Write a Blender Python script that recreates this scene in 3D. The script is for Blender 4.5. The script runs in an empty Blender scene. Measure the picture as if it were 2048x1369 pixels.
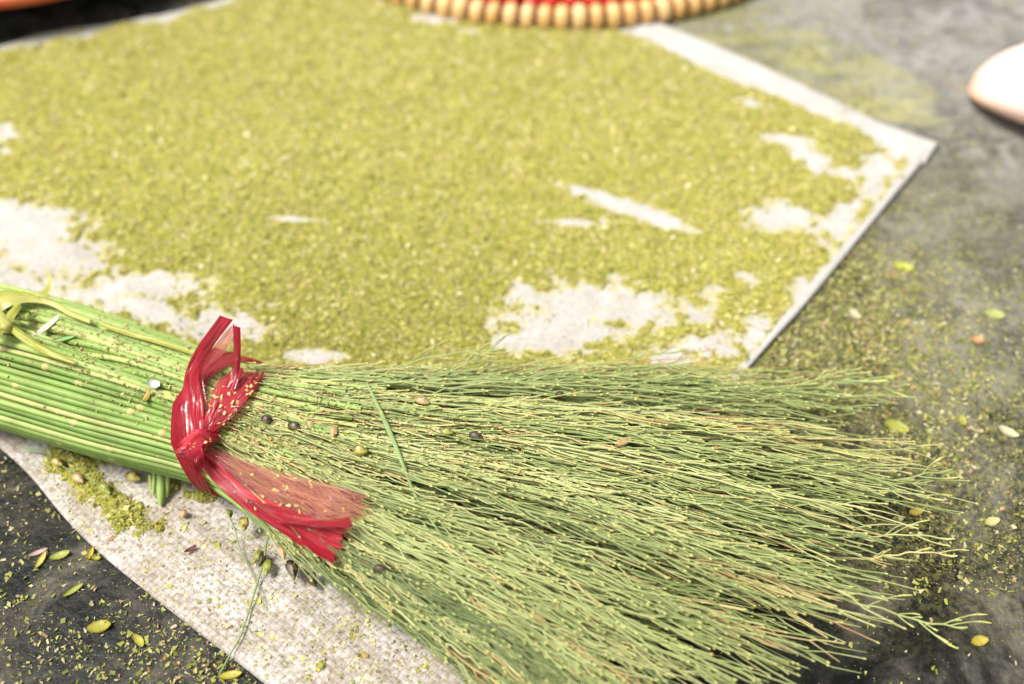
import bpy, math, random
import numpy as np
from mathutils import Vector
from mathutils.bvhtree import BVHTree

SC = bpy.context.scene
rng = np.random.default_rng(7)
random.seed(7)

# ------------------------------------------------------------------ camera, world, sun, exposure
PITCH = math.radians(50.0)
H = 0.305
CAM = np.array([0.0, -H / math.tan(PITCH), H])
FPX = 35.0 / 36.0 * 2048.0
cd = bpy.data.cameras.new("camera"); cam = bpy.data.objects.new("camera", cd)
SC.collection.objects.link(cam); SC.camera = cam
cam.location = CAM.tolist(); cam.rotation_euler = (math.pi / 2 - PITCH, 0, 0)
cd.lens = 35; cd.sensor_width = 36; cd.clip_start = 0.01; cd.clip_end = 200
cd.dof.use_dof = True; cd.dof.focus_distance = 0.325; cd.dof.aperture_fstop = 4.5
cd.dof.aperture_blades = 9

SUN_EL, SUN_AZ = math.radians(64), math.radians(262)      # azimuth clockwise from +Y
w = bpy.data.worlds.new("World"); SC.world = w; w.use_nodes = True
nt = w.node_tree
bg = nt.nodes["Background"]
sky = nt.nodes.new("ShaderNodeTexSky"); sky.sky_type = 'NISHITA'; sky.sun_disc = False
sky.sun_elevation = SUN_EL; sky.sun_rotation = SUN_AZ
sky.dust_density = 3.0
hs = nt.nodes.new("ShaderNodeHueSaturation"); hs.inputs["Saturation"].default_value = 0.22
nt.links.new(sky.outputs[0], hs.inputs["Color"]); nt.links.new(hs.outputs[0], bg.inputs[0])
bg.inputs[1].default_value = 0.115
sl = bpy.data.lights.new("sun", 'SUN'); sl.energy = 2.6; sl.angle = math.radians(18); sl.color = (1, .96, .9)
so = bpy.data.objects.new("sun", sl); SC.collection.objects.link(so)
sd = Vector((math.sin(SUN_AZ) * math.cos(SUN_EL), math.cos(SUN_AZ) * math.cos(SUN_EL), math.sin(SUN_EL)))
so.rotation_euler = sd.to_track_quat('Z', 'Y').to_euler(); so.location = (-2, 0, 2)
vs = SC.view_settings
SC.display_settings.display_device = 'sRGB'
vs.view_transform = 'Standard'; vs.look = 'None'; vs.gamma = 1; vs.exposure = 0.9

# ------------------------------------------------------------------ measuring helpers (photo pixels -> places in the scene, metres)
FW = np.array([0, math.cos(PITCH), -math.sin(PITCH)]); UP = np.array([0, math.sin(PITCH), math.cos(PITCH)])
def ray(px, py):
    px = np.asarray(px, float); py = np.asarray(py, float)
    d = FW[None] + ((px.reshape(-1) - 1024) / FPX)[:, None] * np.array([[1., 0, 0]]) - ((py.reshape(-1) - 684.5) / FPX)[:, None] * UP[None]
    return d
def P(px, py, zmm=0.0):
    d = ray([px], [py])[0]
    t = (zmm / 1000. - CAM[2]) / d[2]
    return CAM + d * t
def to_px(X):
    r = X - CAM
    dz = r @ FW
    return 1024 + FPX * r[:, 0] / dz, 684.5 - FPX * (r @ UP) / dz

# ------------------------------------------------------------------ object helpers
COL = SC.collection
def props(o, label=None, cat=None, group=None, kind=None):
    if label: o["label"] = label
    if cat: o["category"] = cat
    if group: o["group"] = group
    if kind: o["kind"] = kind
    return o
def link(name, me, mat=None, parent=None, smooth=True):
    if isinstance(mat, (list, tuple)):
        for m in mat: me.materials.append(m)
    elif mat: me.materials.append(mat)
    if smooth and len(me.polygons): me.polygons.foreach_set("use_smooth", np.ones(len(me.polygons), bool))
    o = bpy.data.objects.new(name, me); COL.objects.link(o)
    if parent: o.parent = parent
    return o
def mesh(name, V, Q=None, T=None, tint=None, mi=None):
    V = np.asarray(V, np.float32).reshape(-1, 3)
    me = bpy.data.meshes.new(name)
    me.vertices.add(len(V)); me.vertices.foreach_set("co", V.ravel())
    nq = 0 if Q is None else len(Q); ntr = 0 if T is None else len(T)
    idx = np.concatenate([np.asarray(a, np.int32).ravel() for a in (Q, T) if a is not None and len(a)])
    me.loops.add(len(idx)); me.loops.foreach_set("vertex_index", idx)
    me.polygons.add(nq + ntr)
    st = np.concatenate([np.arange(nq) * 4, nq * 4 + np.arange(ntr) * 3]).astype(np.int32)
    me.polygons.foreach_set("loop_start", st)
    if mi is not None: me.polygons.foreach_set("material_index", np.asarray(mi, np.int32))
    me.update(calc_edges=True); me.validate()
    if tint is not None:
        a = me.attributes.new("tint", 'FLOAT', 'POINT'); a.data.foreach_set("value", np.asarray(tint, np.float32))
    return me
def empty(name, loc, *a, **k):
    o = bpy.data.objects.new(name, None); COL.objects.link(o); o.location = [float(c) for c in loc]; o.empty_display_size = .01
    return props(o, *a, **k)
def keep(o, parent):          # parent without moving
    o.parent = parent; o.location = [-c for c in parent.location]
    return o
def tubes(Pp, R, m, twist=None):
    """Pp (K,N,3) centre lines, R (K,N) radii -> verts, quads"""
    K, N, _ = Pp.shape
    t = np.gradient(Pp, axis=1); t /= np.linalg.norm(t, axis=2, keepdims=True) + 1e-12
    up = np.zeros_like(t); up[..., 2] = 1
    vert = np.abs(t[..., 2]) > .93
    up[vert] = (0, 1, 0)
    s = np.cross(t, up); s /= np.linalg.norm(s, axis=2, keepdims=True) + 1e-12
    b = np.cross(s, t)
    a = np.arange(m) / m * 2 * np.pi
    V = Pp[:, :, None] + R[:, :, None, None] * (np.cos(a)[None, None, :, None] * s[:, :, None] + np.sin(a)[None, None, :, None] * b[:, :, None])
    k = np.arange(K)[:, None, None] * N * m; i = np.arange(N - 1)[None, :, None] * m; j = np.arange(m)[None, None, :]; j2 = (j + 1) % m
    Q = np.stack([k + i + j, k + i + j2, k + i + m + j2, k + i + m + j], -1).reshape(-1, 4)
    return V.reshape(-1, 3), Q
def smooth_path(pts, n):
    pts = np.asarray(pts, float); m = len(pts)
    if m == 2: return pts[0] + np.linspace(0, 1, n)[:, None] * (pts[1] - pts[0])
    e = np.vstack([2 * pts[0] - pts[1], pts, 2 * pts[-1] - pts[-2]])
    u = np.linspace(0, m - 1 - 1e-9, n); i = u.astype(int); f = (u - i)[:, None]
    p0, p1, p2, p3 = e[i], e[i + 1], e[i + 2], e[i + 3]
    return .5 * ((2 * p1) + (-p0 + p2) * f + (2 * p0 - 5 * p1 + 4 * p2 - p3) * f ** 2 + (-p0 + 3 * p1 - 3 * p2 + p3) * f ** 3)
def fnoise(x, y, sc, seed, oct=3):
    """cheap value noise, about -1..1"""
    r = np.random.default_rng(seed); out = 0; amp = 1; tot = 0
    for o in range(oct):
        G = r.uniform(-1, 1, (64, 64)); X = x * sc + r.uniform(0, 64); Y = y * sc + r.uniform(0, 64)
        i = np.floor(X).astype(int); j = np.floor(Y).astype(int); fx = X - i; fy = Y - j
        fx = fx * fx * (3 - 2 * fx); fy = fy * fy * (3 - 2 * fy)
        g = lambda a, b: G[a % 64, b % 64]
        out = out + amp * ((g(i, j) * (1 - fx) + g(i + 1, j) * fx) * (1 - fy) + (g(i, j + 1) * (1 - fx) + g(i + 1, j + 1) * fx) * fy)
        tot += amp; amp *= .5; sc *= 2.1
    return out / tot * 1.5

# ------------------------------------------------------------------ material helpers
class M:
    def __init__(s, name, rough=.6, spec=.5):
        s.m = bpy.data.materials.new(name); s.m.use_nodes = True; s.t = s.m.node_tree
        s.b = s.t.nodes["Principled BSDF"]; s.b.inputs["Roughness"].default_value = rough; s.b.inputs["Specular IOR Level"].default_value = spec
    def n(s, typ, **k):
        n = s.t.nodes.new("ShaderNode" + typ)
        for a, v in k.items():
            if a in n.inputs: n.inputs[a].default_value = v
            else: setattr(n, a, v)
        return n
    def l(s, a, b): s.t.links.new(a, b)
    def coord(s, kind="Object"): return s.n("TexCoord").outputs[kind]
    def noise(s, sc, det=4, rough=.55, co=None, dist=0):
        n = s.n("TexNoise"); n.inputs["Scale"].default_value = sc; n.inputs["Detail"].default_value = det; n.inputs["Roughness"].default_value = rough
        n.inputs["Distortion"].default_value = dist
        s.l(co if co is not None else s.coord(), n.inputs["Vector"]); return n.outputs["Fac"]
    def ramp(s, fac, stops, mode='LINEAR'):
        r = s.n("ValToRGB"); s.l(fac, r.inputs[0]); e = r.color_ramp.elements; r.color_ramp.interpolation = mode
        while len(e) < len(stops): e.new(.5)
        for i, (p, c) in enumerate(stops):
            e[i].position = p; e[i].color = (*(c if hasattr(c, '__len__') else (c, c, c)), 1)
        return r.outputs[0]
    def mix(s, f, a, b, mode='MIX'):
        x = s.n("Mix"); x.data_type = 'RGBA'; x.blend_type = mode
        for v, i in ((f, 0), (a, 6), (b, 7)):
            if hasattr(v, 'links') or hasattr(v, 'is_linked'): s.l(v, x.inputs[i])
            elif i == 0: x.inputs[0].default_value = v
            else: x.inputs[i].default_value = (*v, 1)
        return x.outputs[2]
    def math(s, op, a, b=0.0):
        x = s.n("Math"); x.operation = op
        for v, i in ((a, 0), (b, 1)):
            if hasattr(v, 'is_linked'): s.l(v, x.inputs[i])
            else: x.inputs[i].default_value = v
        return x.outputs[0]
    def col(s, c):
        if hasattr(c, 'is_linked'): s.l(c, s.b.inputs["Base Color"])
        else: s.b.inputs["Base Color"].default_value = (*c, 1)
    def bump(s, h, strength=.5, dist=.001):
        x = s.n("Bump"); x.inputs["Strength"].default_value = strength; x.inputs["Distance"].default_value = dist
        s.l(h, x.inputs["Height"]); s.l(x.outputs[0], s.b.inputs["Normal"])

# floor: dark worn concrete with pale dusty mottling, slightly polished
fl = M("floor_concrete", .5, .18)
c1 = fl.noise(9, 6, .62, dist=.6); c2 = fl.noise(60, 5, .65); c3 = fl.noise(3.2, 3, .5); c4 = fl.noise(34, 8, .78, dist=.5)
base = fl.ramp(c4, [(.38, (.003, .0035, .0025)), (.48, (.009, .009, .006)), (.56, (.038, .034, .023)), (.66, (.11, .095, .065))])
dustm = fl.ramp(fl.math('ADD', fl.math('ADD', fl.math('MULTIPLY', c1, .34), fl.math('MULTIPLY', fl.noise(190, 6, .8), .34)), fl.math('MULTIPLY', c4, .32)), [(.455, 0.0), (.51, .3), (.575, 1.0)])
sep = fl.n("SeparateXYZ"); fl.l(fl.coord(), sep.inputs[0])
# right of the mat: pale dust, plus sky glare painted into the colour
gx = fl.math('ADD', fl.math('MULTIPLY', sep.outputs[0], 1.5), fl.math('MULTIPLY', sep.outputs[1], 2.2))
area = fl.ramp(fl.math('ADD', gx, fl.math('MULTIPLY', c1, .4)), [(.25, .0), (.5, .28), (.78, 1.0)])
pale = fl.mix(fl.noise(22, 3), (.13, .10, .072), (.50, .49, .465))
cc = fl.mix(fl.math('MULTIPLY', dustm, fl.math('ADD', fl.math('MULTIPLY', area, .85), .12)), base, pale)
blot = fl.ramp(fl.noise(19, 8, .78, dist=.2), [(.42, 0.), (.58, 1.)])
cc = fl.mix(fl.math('MULTIPLY', fl.math('MULTIPLY', fl.math('MULTIPLY', area, area), .85), fl.math('ADD', fl.math('MULTIPLY', blot, .7), .3)), cc, (.26, .25, .22))  # grey lift growing to the far right: floor sheen painted in
streaks = fl.n("Mapping"); fl.l(fl.coord(), streaks.inputs[0]); streaks.inputs["Rotation"].default_value = (0, 0, .65); streaks.inputs["Scale"].default_value = (4, 22, 1)
scuff = fl.ramp(fl.noise(1.0, 9, .8, co=streaks.outputs[0], dist=.5), [(.56, 0.), (.66, .6)])
cc = fl.mix(fl.math('MULTIPLY', scuff, fl.math('ADD', area, .12)), cc, (.24, .19, .15))
# yellow-green powder trodden into the floor beside the mat, in smears
def smear(px_, py_, rad, sq, rot):
    c_ = P(px_, py_, 0); m_ = fl.n("Mapping"); m_.vector_type = 'TEXTURE'; fl.l(fl.coord(), m_.inputs[0]); m_.inputs["Location"].default_value = c_.tolist(); m_.inputs["Rotation"].default_value = (0, 0, rot); m_.inputs["Scale"].default_value = (rad, rad * sq, 1)
    l_ = fl.n("VectorMath"); l_.operation = 'LENGTH'; fl.l(m_.outputs[0], l_.inputs[0])
    return fl.math('MAXIMUM', fl.math('SUBTRACT', 1.0, l_.outputs["Value"]), 0.0)
sm = fl.math('MAXIMUM', smear(1500, 100, .15, .34, -.5), fl.math('MULTIPLY', smear(1640, 175, .11, .22, -.5), .8))
st2 = fl.n("Mapping"); fl.l(fl.coord(), st2.inputs[0]); st2.inputs["Rotation"].default_value = (0, 0, .5); st2.inputs["Scale"].default_value = (20, 60, 1)
sn = fl.noise(1.0, 9, .82, co=st2.outputs[0], dist=.8)
smf = fl.ramp(fl.math('MULTIPLY', sn, fl.math('MINIMUM', fl.math('MULTIPLY', sm, 2.6), 1.0)), [(.42, 0.), (.62, .8)])
cc = fl.mix(smf, cc, (.36, .34, .12))
film = fl.math('MULTIPLY', fl.math('MINIMUM', fl.math('MULTIPLY', fl.math('MAXIMUM', smear(1660, 640, .17, .55, .9), fl.math('MULTIPLY', smear(1800, 830, .12, .8, .3), .8)), 2.2), 1.0), fl.ramp(fl.noise(420, 5, .8), [(.46, 0.), (.58, .55)]))
cc = fl.mix(film, cc, (.25, .235, .075))
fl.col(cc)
fl.l(fl.ramp(c4, [(.35, .36), (.65, .62)]), fl.b.inputs["Roughness"])
fl.bump(fl.math('ADD', c2, fl.math('MULTIPLY', fl.noise(400, 3), .5)), .5, .0014)

# woven plastic sacking
def sack(name, plain=False, k=1.0):
    s = M(name, .5, .4)
    uv = s.coord("UV")
    def wave(axis, n):
        sp = s.n("SeparateXYZ"); s.l(uv, sp.inputs[0])
        return s.math('FRACT', s.math('MULTIPLY', sp.outputs[axis], n))
    fx, fy = wave(0, 1.0), wave(1, 1.0)
    ex = s.math('MULTIPLY', s.math('ABSOLUTE', s.math('SUBTRACT', fx, .5)), 2.0)
    ey = s.math('MULTIPLY', s.math('ABSOLUTE', s.math('SUBTRACT', fy, .5)), 2.0)
    ck = s.n("TexChecker"); s.l(uv, ck.inputs[0]); ck.inputs["Scale"].default_value = 1.0
    hgt = s.mix(ck.outputs["Fac"], s.math('SUBTRACT', 1.0, s.math('POWER', ex, 3.0)), s.math('SUBTRACT', 1.0, s.math('POWER', ey, 3.0)))
    edge = s.math('MAXIMUM', s.math('POWER', ex, 9.0), s.math('POWER', ey, 9.0))
    n1 = s.noise(70, 5, .65); n2 = s.noise(900, 3, .6); n3 = s.noise(14, 3, .6)
    pw = s.mix(n3, (.41, .385, .35), (.53, .515, .495)) if not plain else s.mix(n3, (.46 * k, .44 * k, .40 * k), (.60 * k, .58 * k, .55 * k))
    spk = s.ramp(s.noise(520, 5, .75), [(.52, 0.), (.58,   .7 if not plain else .12)])
    dirt = s.ramp(s.math('ADD', s.math('MULTIPLY', n1, .62), s.math('MULTIPLY', n2, .38)), [(.40, 0.), (.60, .85)] if not plain else [(.45, 0.), (.65, .25)])
    if not plain:
        so_ = s.n("Attribute"); so_.attribute_name = "soil"; so_ = so_.outputs["Fac"]; dirt = s.math('MULTIPLY', dirt, so_); spk = s.math('MULTIPLY', spk, so_); edge = s.math('MULTIPLY', edge, so_)
    c = s.mix(dirt, pw, (.27, .215, .15))
    c = s.mix(s.math('MULTIPLY', edge, s.math('MULTIPLY', s.math('MAXIMUM', s.math('SUBTRACT', n1, .35), .04), 2.8 if not plain else .8)), c, (.20, .17, .135))
    c = s.mix(spk, c, (.20, .145, .085))
    if not plain:      # powder worked into the weave
        at = s.n("Attribute"); at.attribute_name = "dust"
        sf = s.ramp(s.math('ADD', s.math('MULTIPLY', at.outputs["Fac"], 1.0), s.math('MULTIPLY', s.math('SUBTRACT', s.noise(190, 5, .7), .5), 1.5)), [(.35, 0.), (.95, .85)])
        c = s.mix(sf, c, (.42, .38, .12))
    s.col(c); s.bump(s.math('ADD', hgt, s.math('MULTIPLY', n1, .9)), .38, .0005)
    return s.m
SACK = sack("woven_sacking"); HEM = sack("hem_sacking", True, .9); HEM2 = sack("worn_hem_sacking", True, .78)

# tint driven plant materials
def plant(name, stops, rough=.5, nsc=500, trans=.0, spec=.35, src="attr", namt=.35, bumpk=.2):
    s = M(name, rough, spec)
    if src == "attr":
        a = s.n("Attribute"); a.attribute_name = "tint"; f = a.outputs["Fac"]
    elif src == "island": f = s.n("NewGeometry").outputs["Random Per Island"]
    else: f = s.n("ObjectInfo").outputs["Random"]
    c = s.ramp(f, stops)
    nz = s.noise(nsc, 3, .6)
    c = s.mix(namt, c, s.mix(nz, (.25, .25, .25), (1.0, 1.0, 1.0)), 'MULTIPLY') if namt else c
    if name == "fresh_stalk":      # dry, bruised and dusty stretches
        br = s.n("Mapping"); s.l(s.coord("Generated"), br.inputs[0]); br.inputs["Scale"].default_value = (9, 30, 14)
        c = s.mix(s.ramp(s.noise(1.0, 6, .7, co=br.outputs[0]), [(.52, 0.), (.66, .55)]), c, (.36, .30, .12))
        c = s.mix(s.ramp(s.noise(75, 5, .7), [(.46, 0.), (.66, .45)]), c, (.13, .17, .035))
    s.col(c)
    if trans:
        tr = s.n("BsdfTranslucent"); s.l(c, tr.inputs[0]); mx = s.n("MixShader"); mx.inputs[0].default_value = trans
        s.l(s.b.outputs[0], mx.inputs[1]); s.l(tr.outputs[0], mx.inputs[2]); s.l(mx.outputs[0], s.t.nodes["Material Output"].inputs[0])
    s.bump(nz, bumpk, .0003)
    return s.m
BRIS = plant("dry_grass_twigs", [(0, (.12, .155, .05)), (.25, (.225, .28, .09)), (.5, (.36, .405, .145)), (.66, (.50, .52, .22)), (.8, (.55, .45, .18)), (.88, (.46, .27, .11)), (.91, (.46, .52, .13)), (1, (.60, .57, .20))], .45, 700, namt=.25, spec=.45)
FLAKE = plant("crushed_leaf", [(0, (.16, .185, .025)), (.12, (.31, .33, .04)), (.35, (.455, .445, .06)), (.6, (.55, .51, .10)), (.8, (.64, .54, .21)), (.9, (.76, .66, .40)), (.965, (.40, .28, .16)), (1, (.58, .36, .15))], .5, 600, trans=.22, src="island", namt=.15)
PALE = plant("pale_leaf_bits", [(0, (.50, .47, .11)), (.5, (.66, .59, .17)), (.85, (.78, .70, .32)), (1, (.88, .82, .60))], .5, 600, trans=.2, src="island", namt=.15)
OLIVE = plant("olive_leaf_bits", [(0, (.09, .11, .015)), (.4, (.22, .23, .03)), (.75, (.33, .32, .05)), (.9, (.30, .22, .09)), (1, (.14, .08, .04))], .6, 900, src="island", namt=.3)
GRIT = plant("floor_leaf_bits", [(0, (.10, .12, .02)), (.25, (.24, .26, .04)), (.5, (.38, .37, .07)), (.7, (.46, .42, .16)), (.85, (.50, .44, .26)), (.93, (.30, .20, .10)), (1, (.48, .27, .09))], .6, 1400, src="island", namt=.45)
CHAFF = plant("brown_chaff", [(0, (.16, .15, .03)), (.4, (.34, .31, .09)), (.75, (.48, .40, .17)), (1, (.30, .17, .06))], .6, 600, src="island", namt=.2)
STALK = plant("fresh_stalk", [(0, (.18, .31, .055)), (.3, (.28, .42, .09)), (.65, (.38, .51, .14)), (.85, (.48, .57, .17)), (1, (.54, .54, .20))], .52, 260, src="obj", spec=.35, namt=.4)
NODE = plant("stalk_joint", [(0, (.50, .42, .16)), (1, (.58, .52, .22))], .5, 800, src="obj")
LEAFB = plant("leaf_strip", [(0, (.40, .42, .05)), (.5, (.50, .50, .09)), (1, (.58, .54, .16))], .4, 220, trans=.25, src="obj", spec=.5)

# pile under-layer
pl = M("leaf_powder", .85, .15)
q1 = pl.noise(1500, 3, .7); q2 = pl.noise(60, 4, .6)
pc = pl.ramp(q1, [(.3, (.24, .245, .03)), (.5, (.42, .405, .055)), (.7, (.56, .51, .12))])
za = pl.n("Attribute"); za.attribute_name = "tint"      # olive near the broom, paler beyond: leaf tone with painted shade and glare
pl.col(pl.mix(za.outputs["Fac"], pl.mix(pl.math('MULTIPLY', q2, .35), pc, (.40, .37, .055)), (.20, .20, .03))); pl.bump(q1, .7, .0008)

# ------------------------------------------------------------------ floor
S = 30.0
fme = mesh("floor", [(-S, -S, 0), (S, -S, 0), (S, S, 0), (-S, S, 0)], Q=[(0, 1, 2, 3)])
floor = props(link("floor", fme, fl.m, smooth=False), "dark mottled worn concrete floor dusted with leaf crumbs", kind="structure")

# ------------------------------------------------------------------ mat (woven sacking sheet) as a Coons patch between its four outlines
def outline(pts, n): return smooth_path([P(x, y, 0)[:2] for x, y in pts], n)
NU, NV = 240, 240
eA = outline([(948, -104), (1110, -30), (1305, 52), (1480, 125), (1640, 200), (1760, 258), (1869, 298)], NU)      # far edge
eB = outline([(1869, 298), (1800, 378), (1700, 500), (1600, 622), (1490, 745), (1306, 968), (1105, 1215), (800, 1600)], NV)  # right edge
eC = outline([(-700, 330), (-300, 690), (-60, 850), (0, 897), (62, 955), (128, 1035), (205, 1112), (300, 1190), (400, 1268), (530, 1369), (665, 1490), (800, 1600)], NU)  # near edge
eD = outline([(948, -104), (700, -70), (450, 2), (330, 32), (230, 50), (100, 68), (0, 96), (-250, 170), (-700, 330)], NV)  # left edge
def arc(e):
    d = np.concatenate([[0], np.cumsum(np.linalg.norm(np.diff(e, axis=0), axis=1))]); u = np.linspace(0, d[-1], len(e))
    return np.stack([np.interp(u, d, e[:, k]) for k in (0, 1)], 1)
eA, eB, eC, eD = map(arc, (eA, eB, eC, eD))
U = np.linspace(0, 1, NU)[:, None, None]; Vv = np.linspace(0, 1, NV)[None, :, None]
G = (1 - Vv) * eA[:, None] + Vv * eC[:, None] + (1 - U) * eD[None] + U * eB[None] \
    - ((1 - U) * (1 - Vv) * eA[0] + U * (1 - Vv) * eA[-1] + (1 - U) * Vv * eC[0] + U * Vv * eC[-1])
# G[u, v]: u 0..1 from left to right, v 0..1 from far to near
def mat_z(x, y):
    return .0016 + .0009 * fnoise(x, y, 9, 3, 2) + .0003 * fnoise(x, y, 45, 4, 2)
mz = mat_z(G[..., 0], G[..., 1])
# long soft creases running with the near edge
cr = np.zeros_like(mz); vv = np.linspace(0, 1, NV)[None, :]; uu = np.linspace(0, 1, NU)[:, None]
for c0, a, wd, sl_ in ((.93, .0007, .006, .02), (.885, .0005, .008, -.03), (.80, .0006, .01, .05), (.965, .0005, .005, -.01), (.5, .0006, .012, .1), (.25, .0006, .01, -.1)):
    cr += a * np.exp(-((vv - c0 - sl_ * (uu - .5)) / wd) ** 2)
mz = np.maximum(mz + cr, .0006)
edge_d = np.minimum(np.minimum(uu, 1 - uu), np.minimum(vv, 1 - vv))
mz = np.where(edge_d < 1e-6, .0006, mz)
MV = np.dstack([G, mz]).reshape(-1, 3)
ii = np.arange(NU - 1)[:, None] * NV; jj = np.arange(NV - 1)[None]
MQ = np.stack([ii + jj, ii + jj + 1, ii + NV + jj + 1, ii + NV + jj], -1).reshape(-1, 4)[:, ::-1]
mme = mesh("mat", MV, Q=MQ)
def add_uv(me, uv):
    l = me.uv_layers.new(name="UVMap"); vi = np.empty(len(me.loops), np.int32); me.loops.foreach_get("vertex_index", vi)
    l.data.foreach_set("uv", np.asarray(uv, np.float32)[vi].ravel())
LU = np.linalg.norm(np.diff(eC, axis=0), axis=1).sum(); LV = np.linalg.norm(np.diff(eB, axis=0), axis=1).sum()
UVm = np.stack([np.broadcast_to(uu * LU / .0021, mz.shape).ravel(), np.broadcast_to(vv * LV / .0021, mz.shape).ravel()], 1)
add_uv(mme, UVm)
mat_o = props(link("woven_mat", mme, SACK), "off-white woven plastic sacking sheet spread on the dark floor under the leaf crumbs", "mat")
md = mat_o.modifiers.new("thickness", 'SOLIDIFY'); md.thickness = .0004; md.offset = -1
def hem_strip(edge, inward, wd, hgt, name, label, wobble=.0004):
    """folded band: flattened tube section running along a mat edge"""
    n = len(edge); t = np.gradient(edge, axis=0); t /= np.linalg.norm(t, axis=1, keepdims=True)
    nrm = np.stack([-t[:, 1], t[:, 0]], 1)
    if ((nrm.mean(0)) @ inward) < 0: nrm = -nrm
    prof = [(-.12, .0), (-.14, .35), (-.08, .8), (.1, 1.0), (.35, .9), (.65, .95), (.9, .9), (1.0, .55), (1.0, .0)]
    V = []
    for i in range(n):
        wv = wd * (1 + .18 * math.sin(i * .11) + .1 * math.sin(i * .37)); h = hgt * (1 + .3 * math.sin(i * .083 + 1) + .15 * math.sin(i * .29))
        for a, b in prof:
            p = edge[i] + nrm[i] * wv * a
            V.append((p[0], p[1], .0005 + .0014 + h * b if b > 0 else .0007))
    m = len(prof); i0 = np.arange(n - 1)[:, None] * m; j0 = np.arange(m - 1)[None]
    Q = np.stack([i0 + j0, i0 + j0 + 1, i0 + m + j0 + 1, i0 + m + j0], -1).reshape(-1, 4)
    me = mesh(name, V, Q=Q)
    d = np.arange(n) * .9; add_uv(me, np.stack([np.repeat(d, m), np.tile(np.array([q[0] for q in prof]) * wd / .0021, n)], 1))
    o = link(name, me, HEM2 if wd < .006 else HEM, mat_o); o["label"] = label
    return o
cen = G.reshape(-1, 2).mean(0)
hem_strip(eA, cen - eA.mean(0), .0135, .0011, "hem", "wide folded white hem along the far edge")
hem_strip(eB[2:], cen - eB.mean(0), .0030, .0010, "hem", "narrow rolled hem along the right edge")

# ------------------------------------------------------------------ crushed leaf layer
patches = [  # bare patches of sacking: px, py, rx, ry, angle deg, strength
    (50, 455, 100, 42, 5, 1.2), (100, 520, 125, 40, 8, 1.2), (20, 580, 60, 40, 0, 1), (110, 585, 90, 30, 12, .8), (290, 582, 95, 26, -2, 1.1), (240, 615, 90, 18, 12, .7),
    (330, 640, 120, 24, 22, .9), (470, 655, 80, 22, 14, .9), (390, 668, 50, 18, 10, .6), (640, 722, 60, 14, 5, .7),
    (1190, 620, 150, 42, 2, 1.2), (1120, 665, 110, 36, 0, 1.2), (1060, 690, 80, 26, 10, 1.1), (1290, 610, 60, 30, 0, .8), (1050, 590, 40, 16, 10, .6),
    (1220, 410, 75, 11, 17, 1.2), (1310, 440, 80, 12, 22, 1.2), (1160, 450, 60, 7, 0, .7), (1560, 442, 62, 24, 4, 1.1), (1640, 462, 40, 12, 0, .6),
    (1572, 290, 48, 9, 8, 1), (1620, 325, 50, 18, 28, 1.1), (1670, 352, 70, 14, 5, .9), (1755, 345, 60, 34, -50, .95), (1690, 430, 66, 20, -48, .85), (1800, 318, 50, 14, -20, .8),
    (1600, 585, 30, 16, 0, .8), (1500, 570, 26, 12, 20, .7), (1420, 600, 30, 22, -30, .6), (1430, 700, 70, 22, 0, .9), (1500, 680, 60, 30, -45, .6), (1385, 640, 35, 14, 0, .5), (1340, 720, 60, 20, 0, .8),
    (870, 46, 34, 9, 2, 1), (945, 70, 20, 6, 0, .7), (1490, 210, 42, 7, 15, .7), (1380, 190, 20, 6, 0, .4), (505, 356, 12, 5, 0, .8), (590, 445, 60, 5, 5, .6), (490, 640, 16, 8, 0, .6), (530, 620, 20, 8, 0, .5),
    (20, 88, 60, 11, -12, 1.2), (250, 44, 90, 7, -9, 1.1), (180, 60, 60, 6, -9, .7), (320, 30, 30, 8, 0, .8), (60, 100, 30, 8, 0, .5), (810, 8, 60, 8, -6, .5), (10, 285, 30, 30, 0, .5)]
def bare(px, py):
    b = np.zeros_like(px)
    for x, y, rx, ry, an, s in patches:
        c, sn = math.cos(math.radians(an)), math.sin(math.radians(an))
        dx, dy = px - x, py - y; u = (dx * c + dy * sn) / (rx * .98); v = (-dx * sn + dy * c) / (ry * .98)
        b = np.maximum(b, s * np.exp(-(u * u + v * v) ** 1.1 * .9))
    return b
def near_side(px, py):       # the strip of mat on the near side of the broom
    line = np.interp(px, [-300, 0, 385, 640, 960, 1300], [760, 800, 900, 1060, 1250, 1500])
    return py > line
clumps = [(265, 1035, 75, 34, 20, .9), (150, 935, 60, 26, 30, .8), (200, 985, 60, 20, 30, .55), (390, 990, 70, 18, 10, .6), (210, 1010, 40, 18, 0, .5), (690, 1240, 60, 40, 30, .22), (880, 1340, 120, 40, 10, .25), (640, 1330, 80, 40, 0, .15)]
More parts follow.
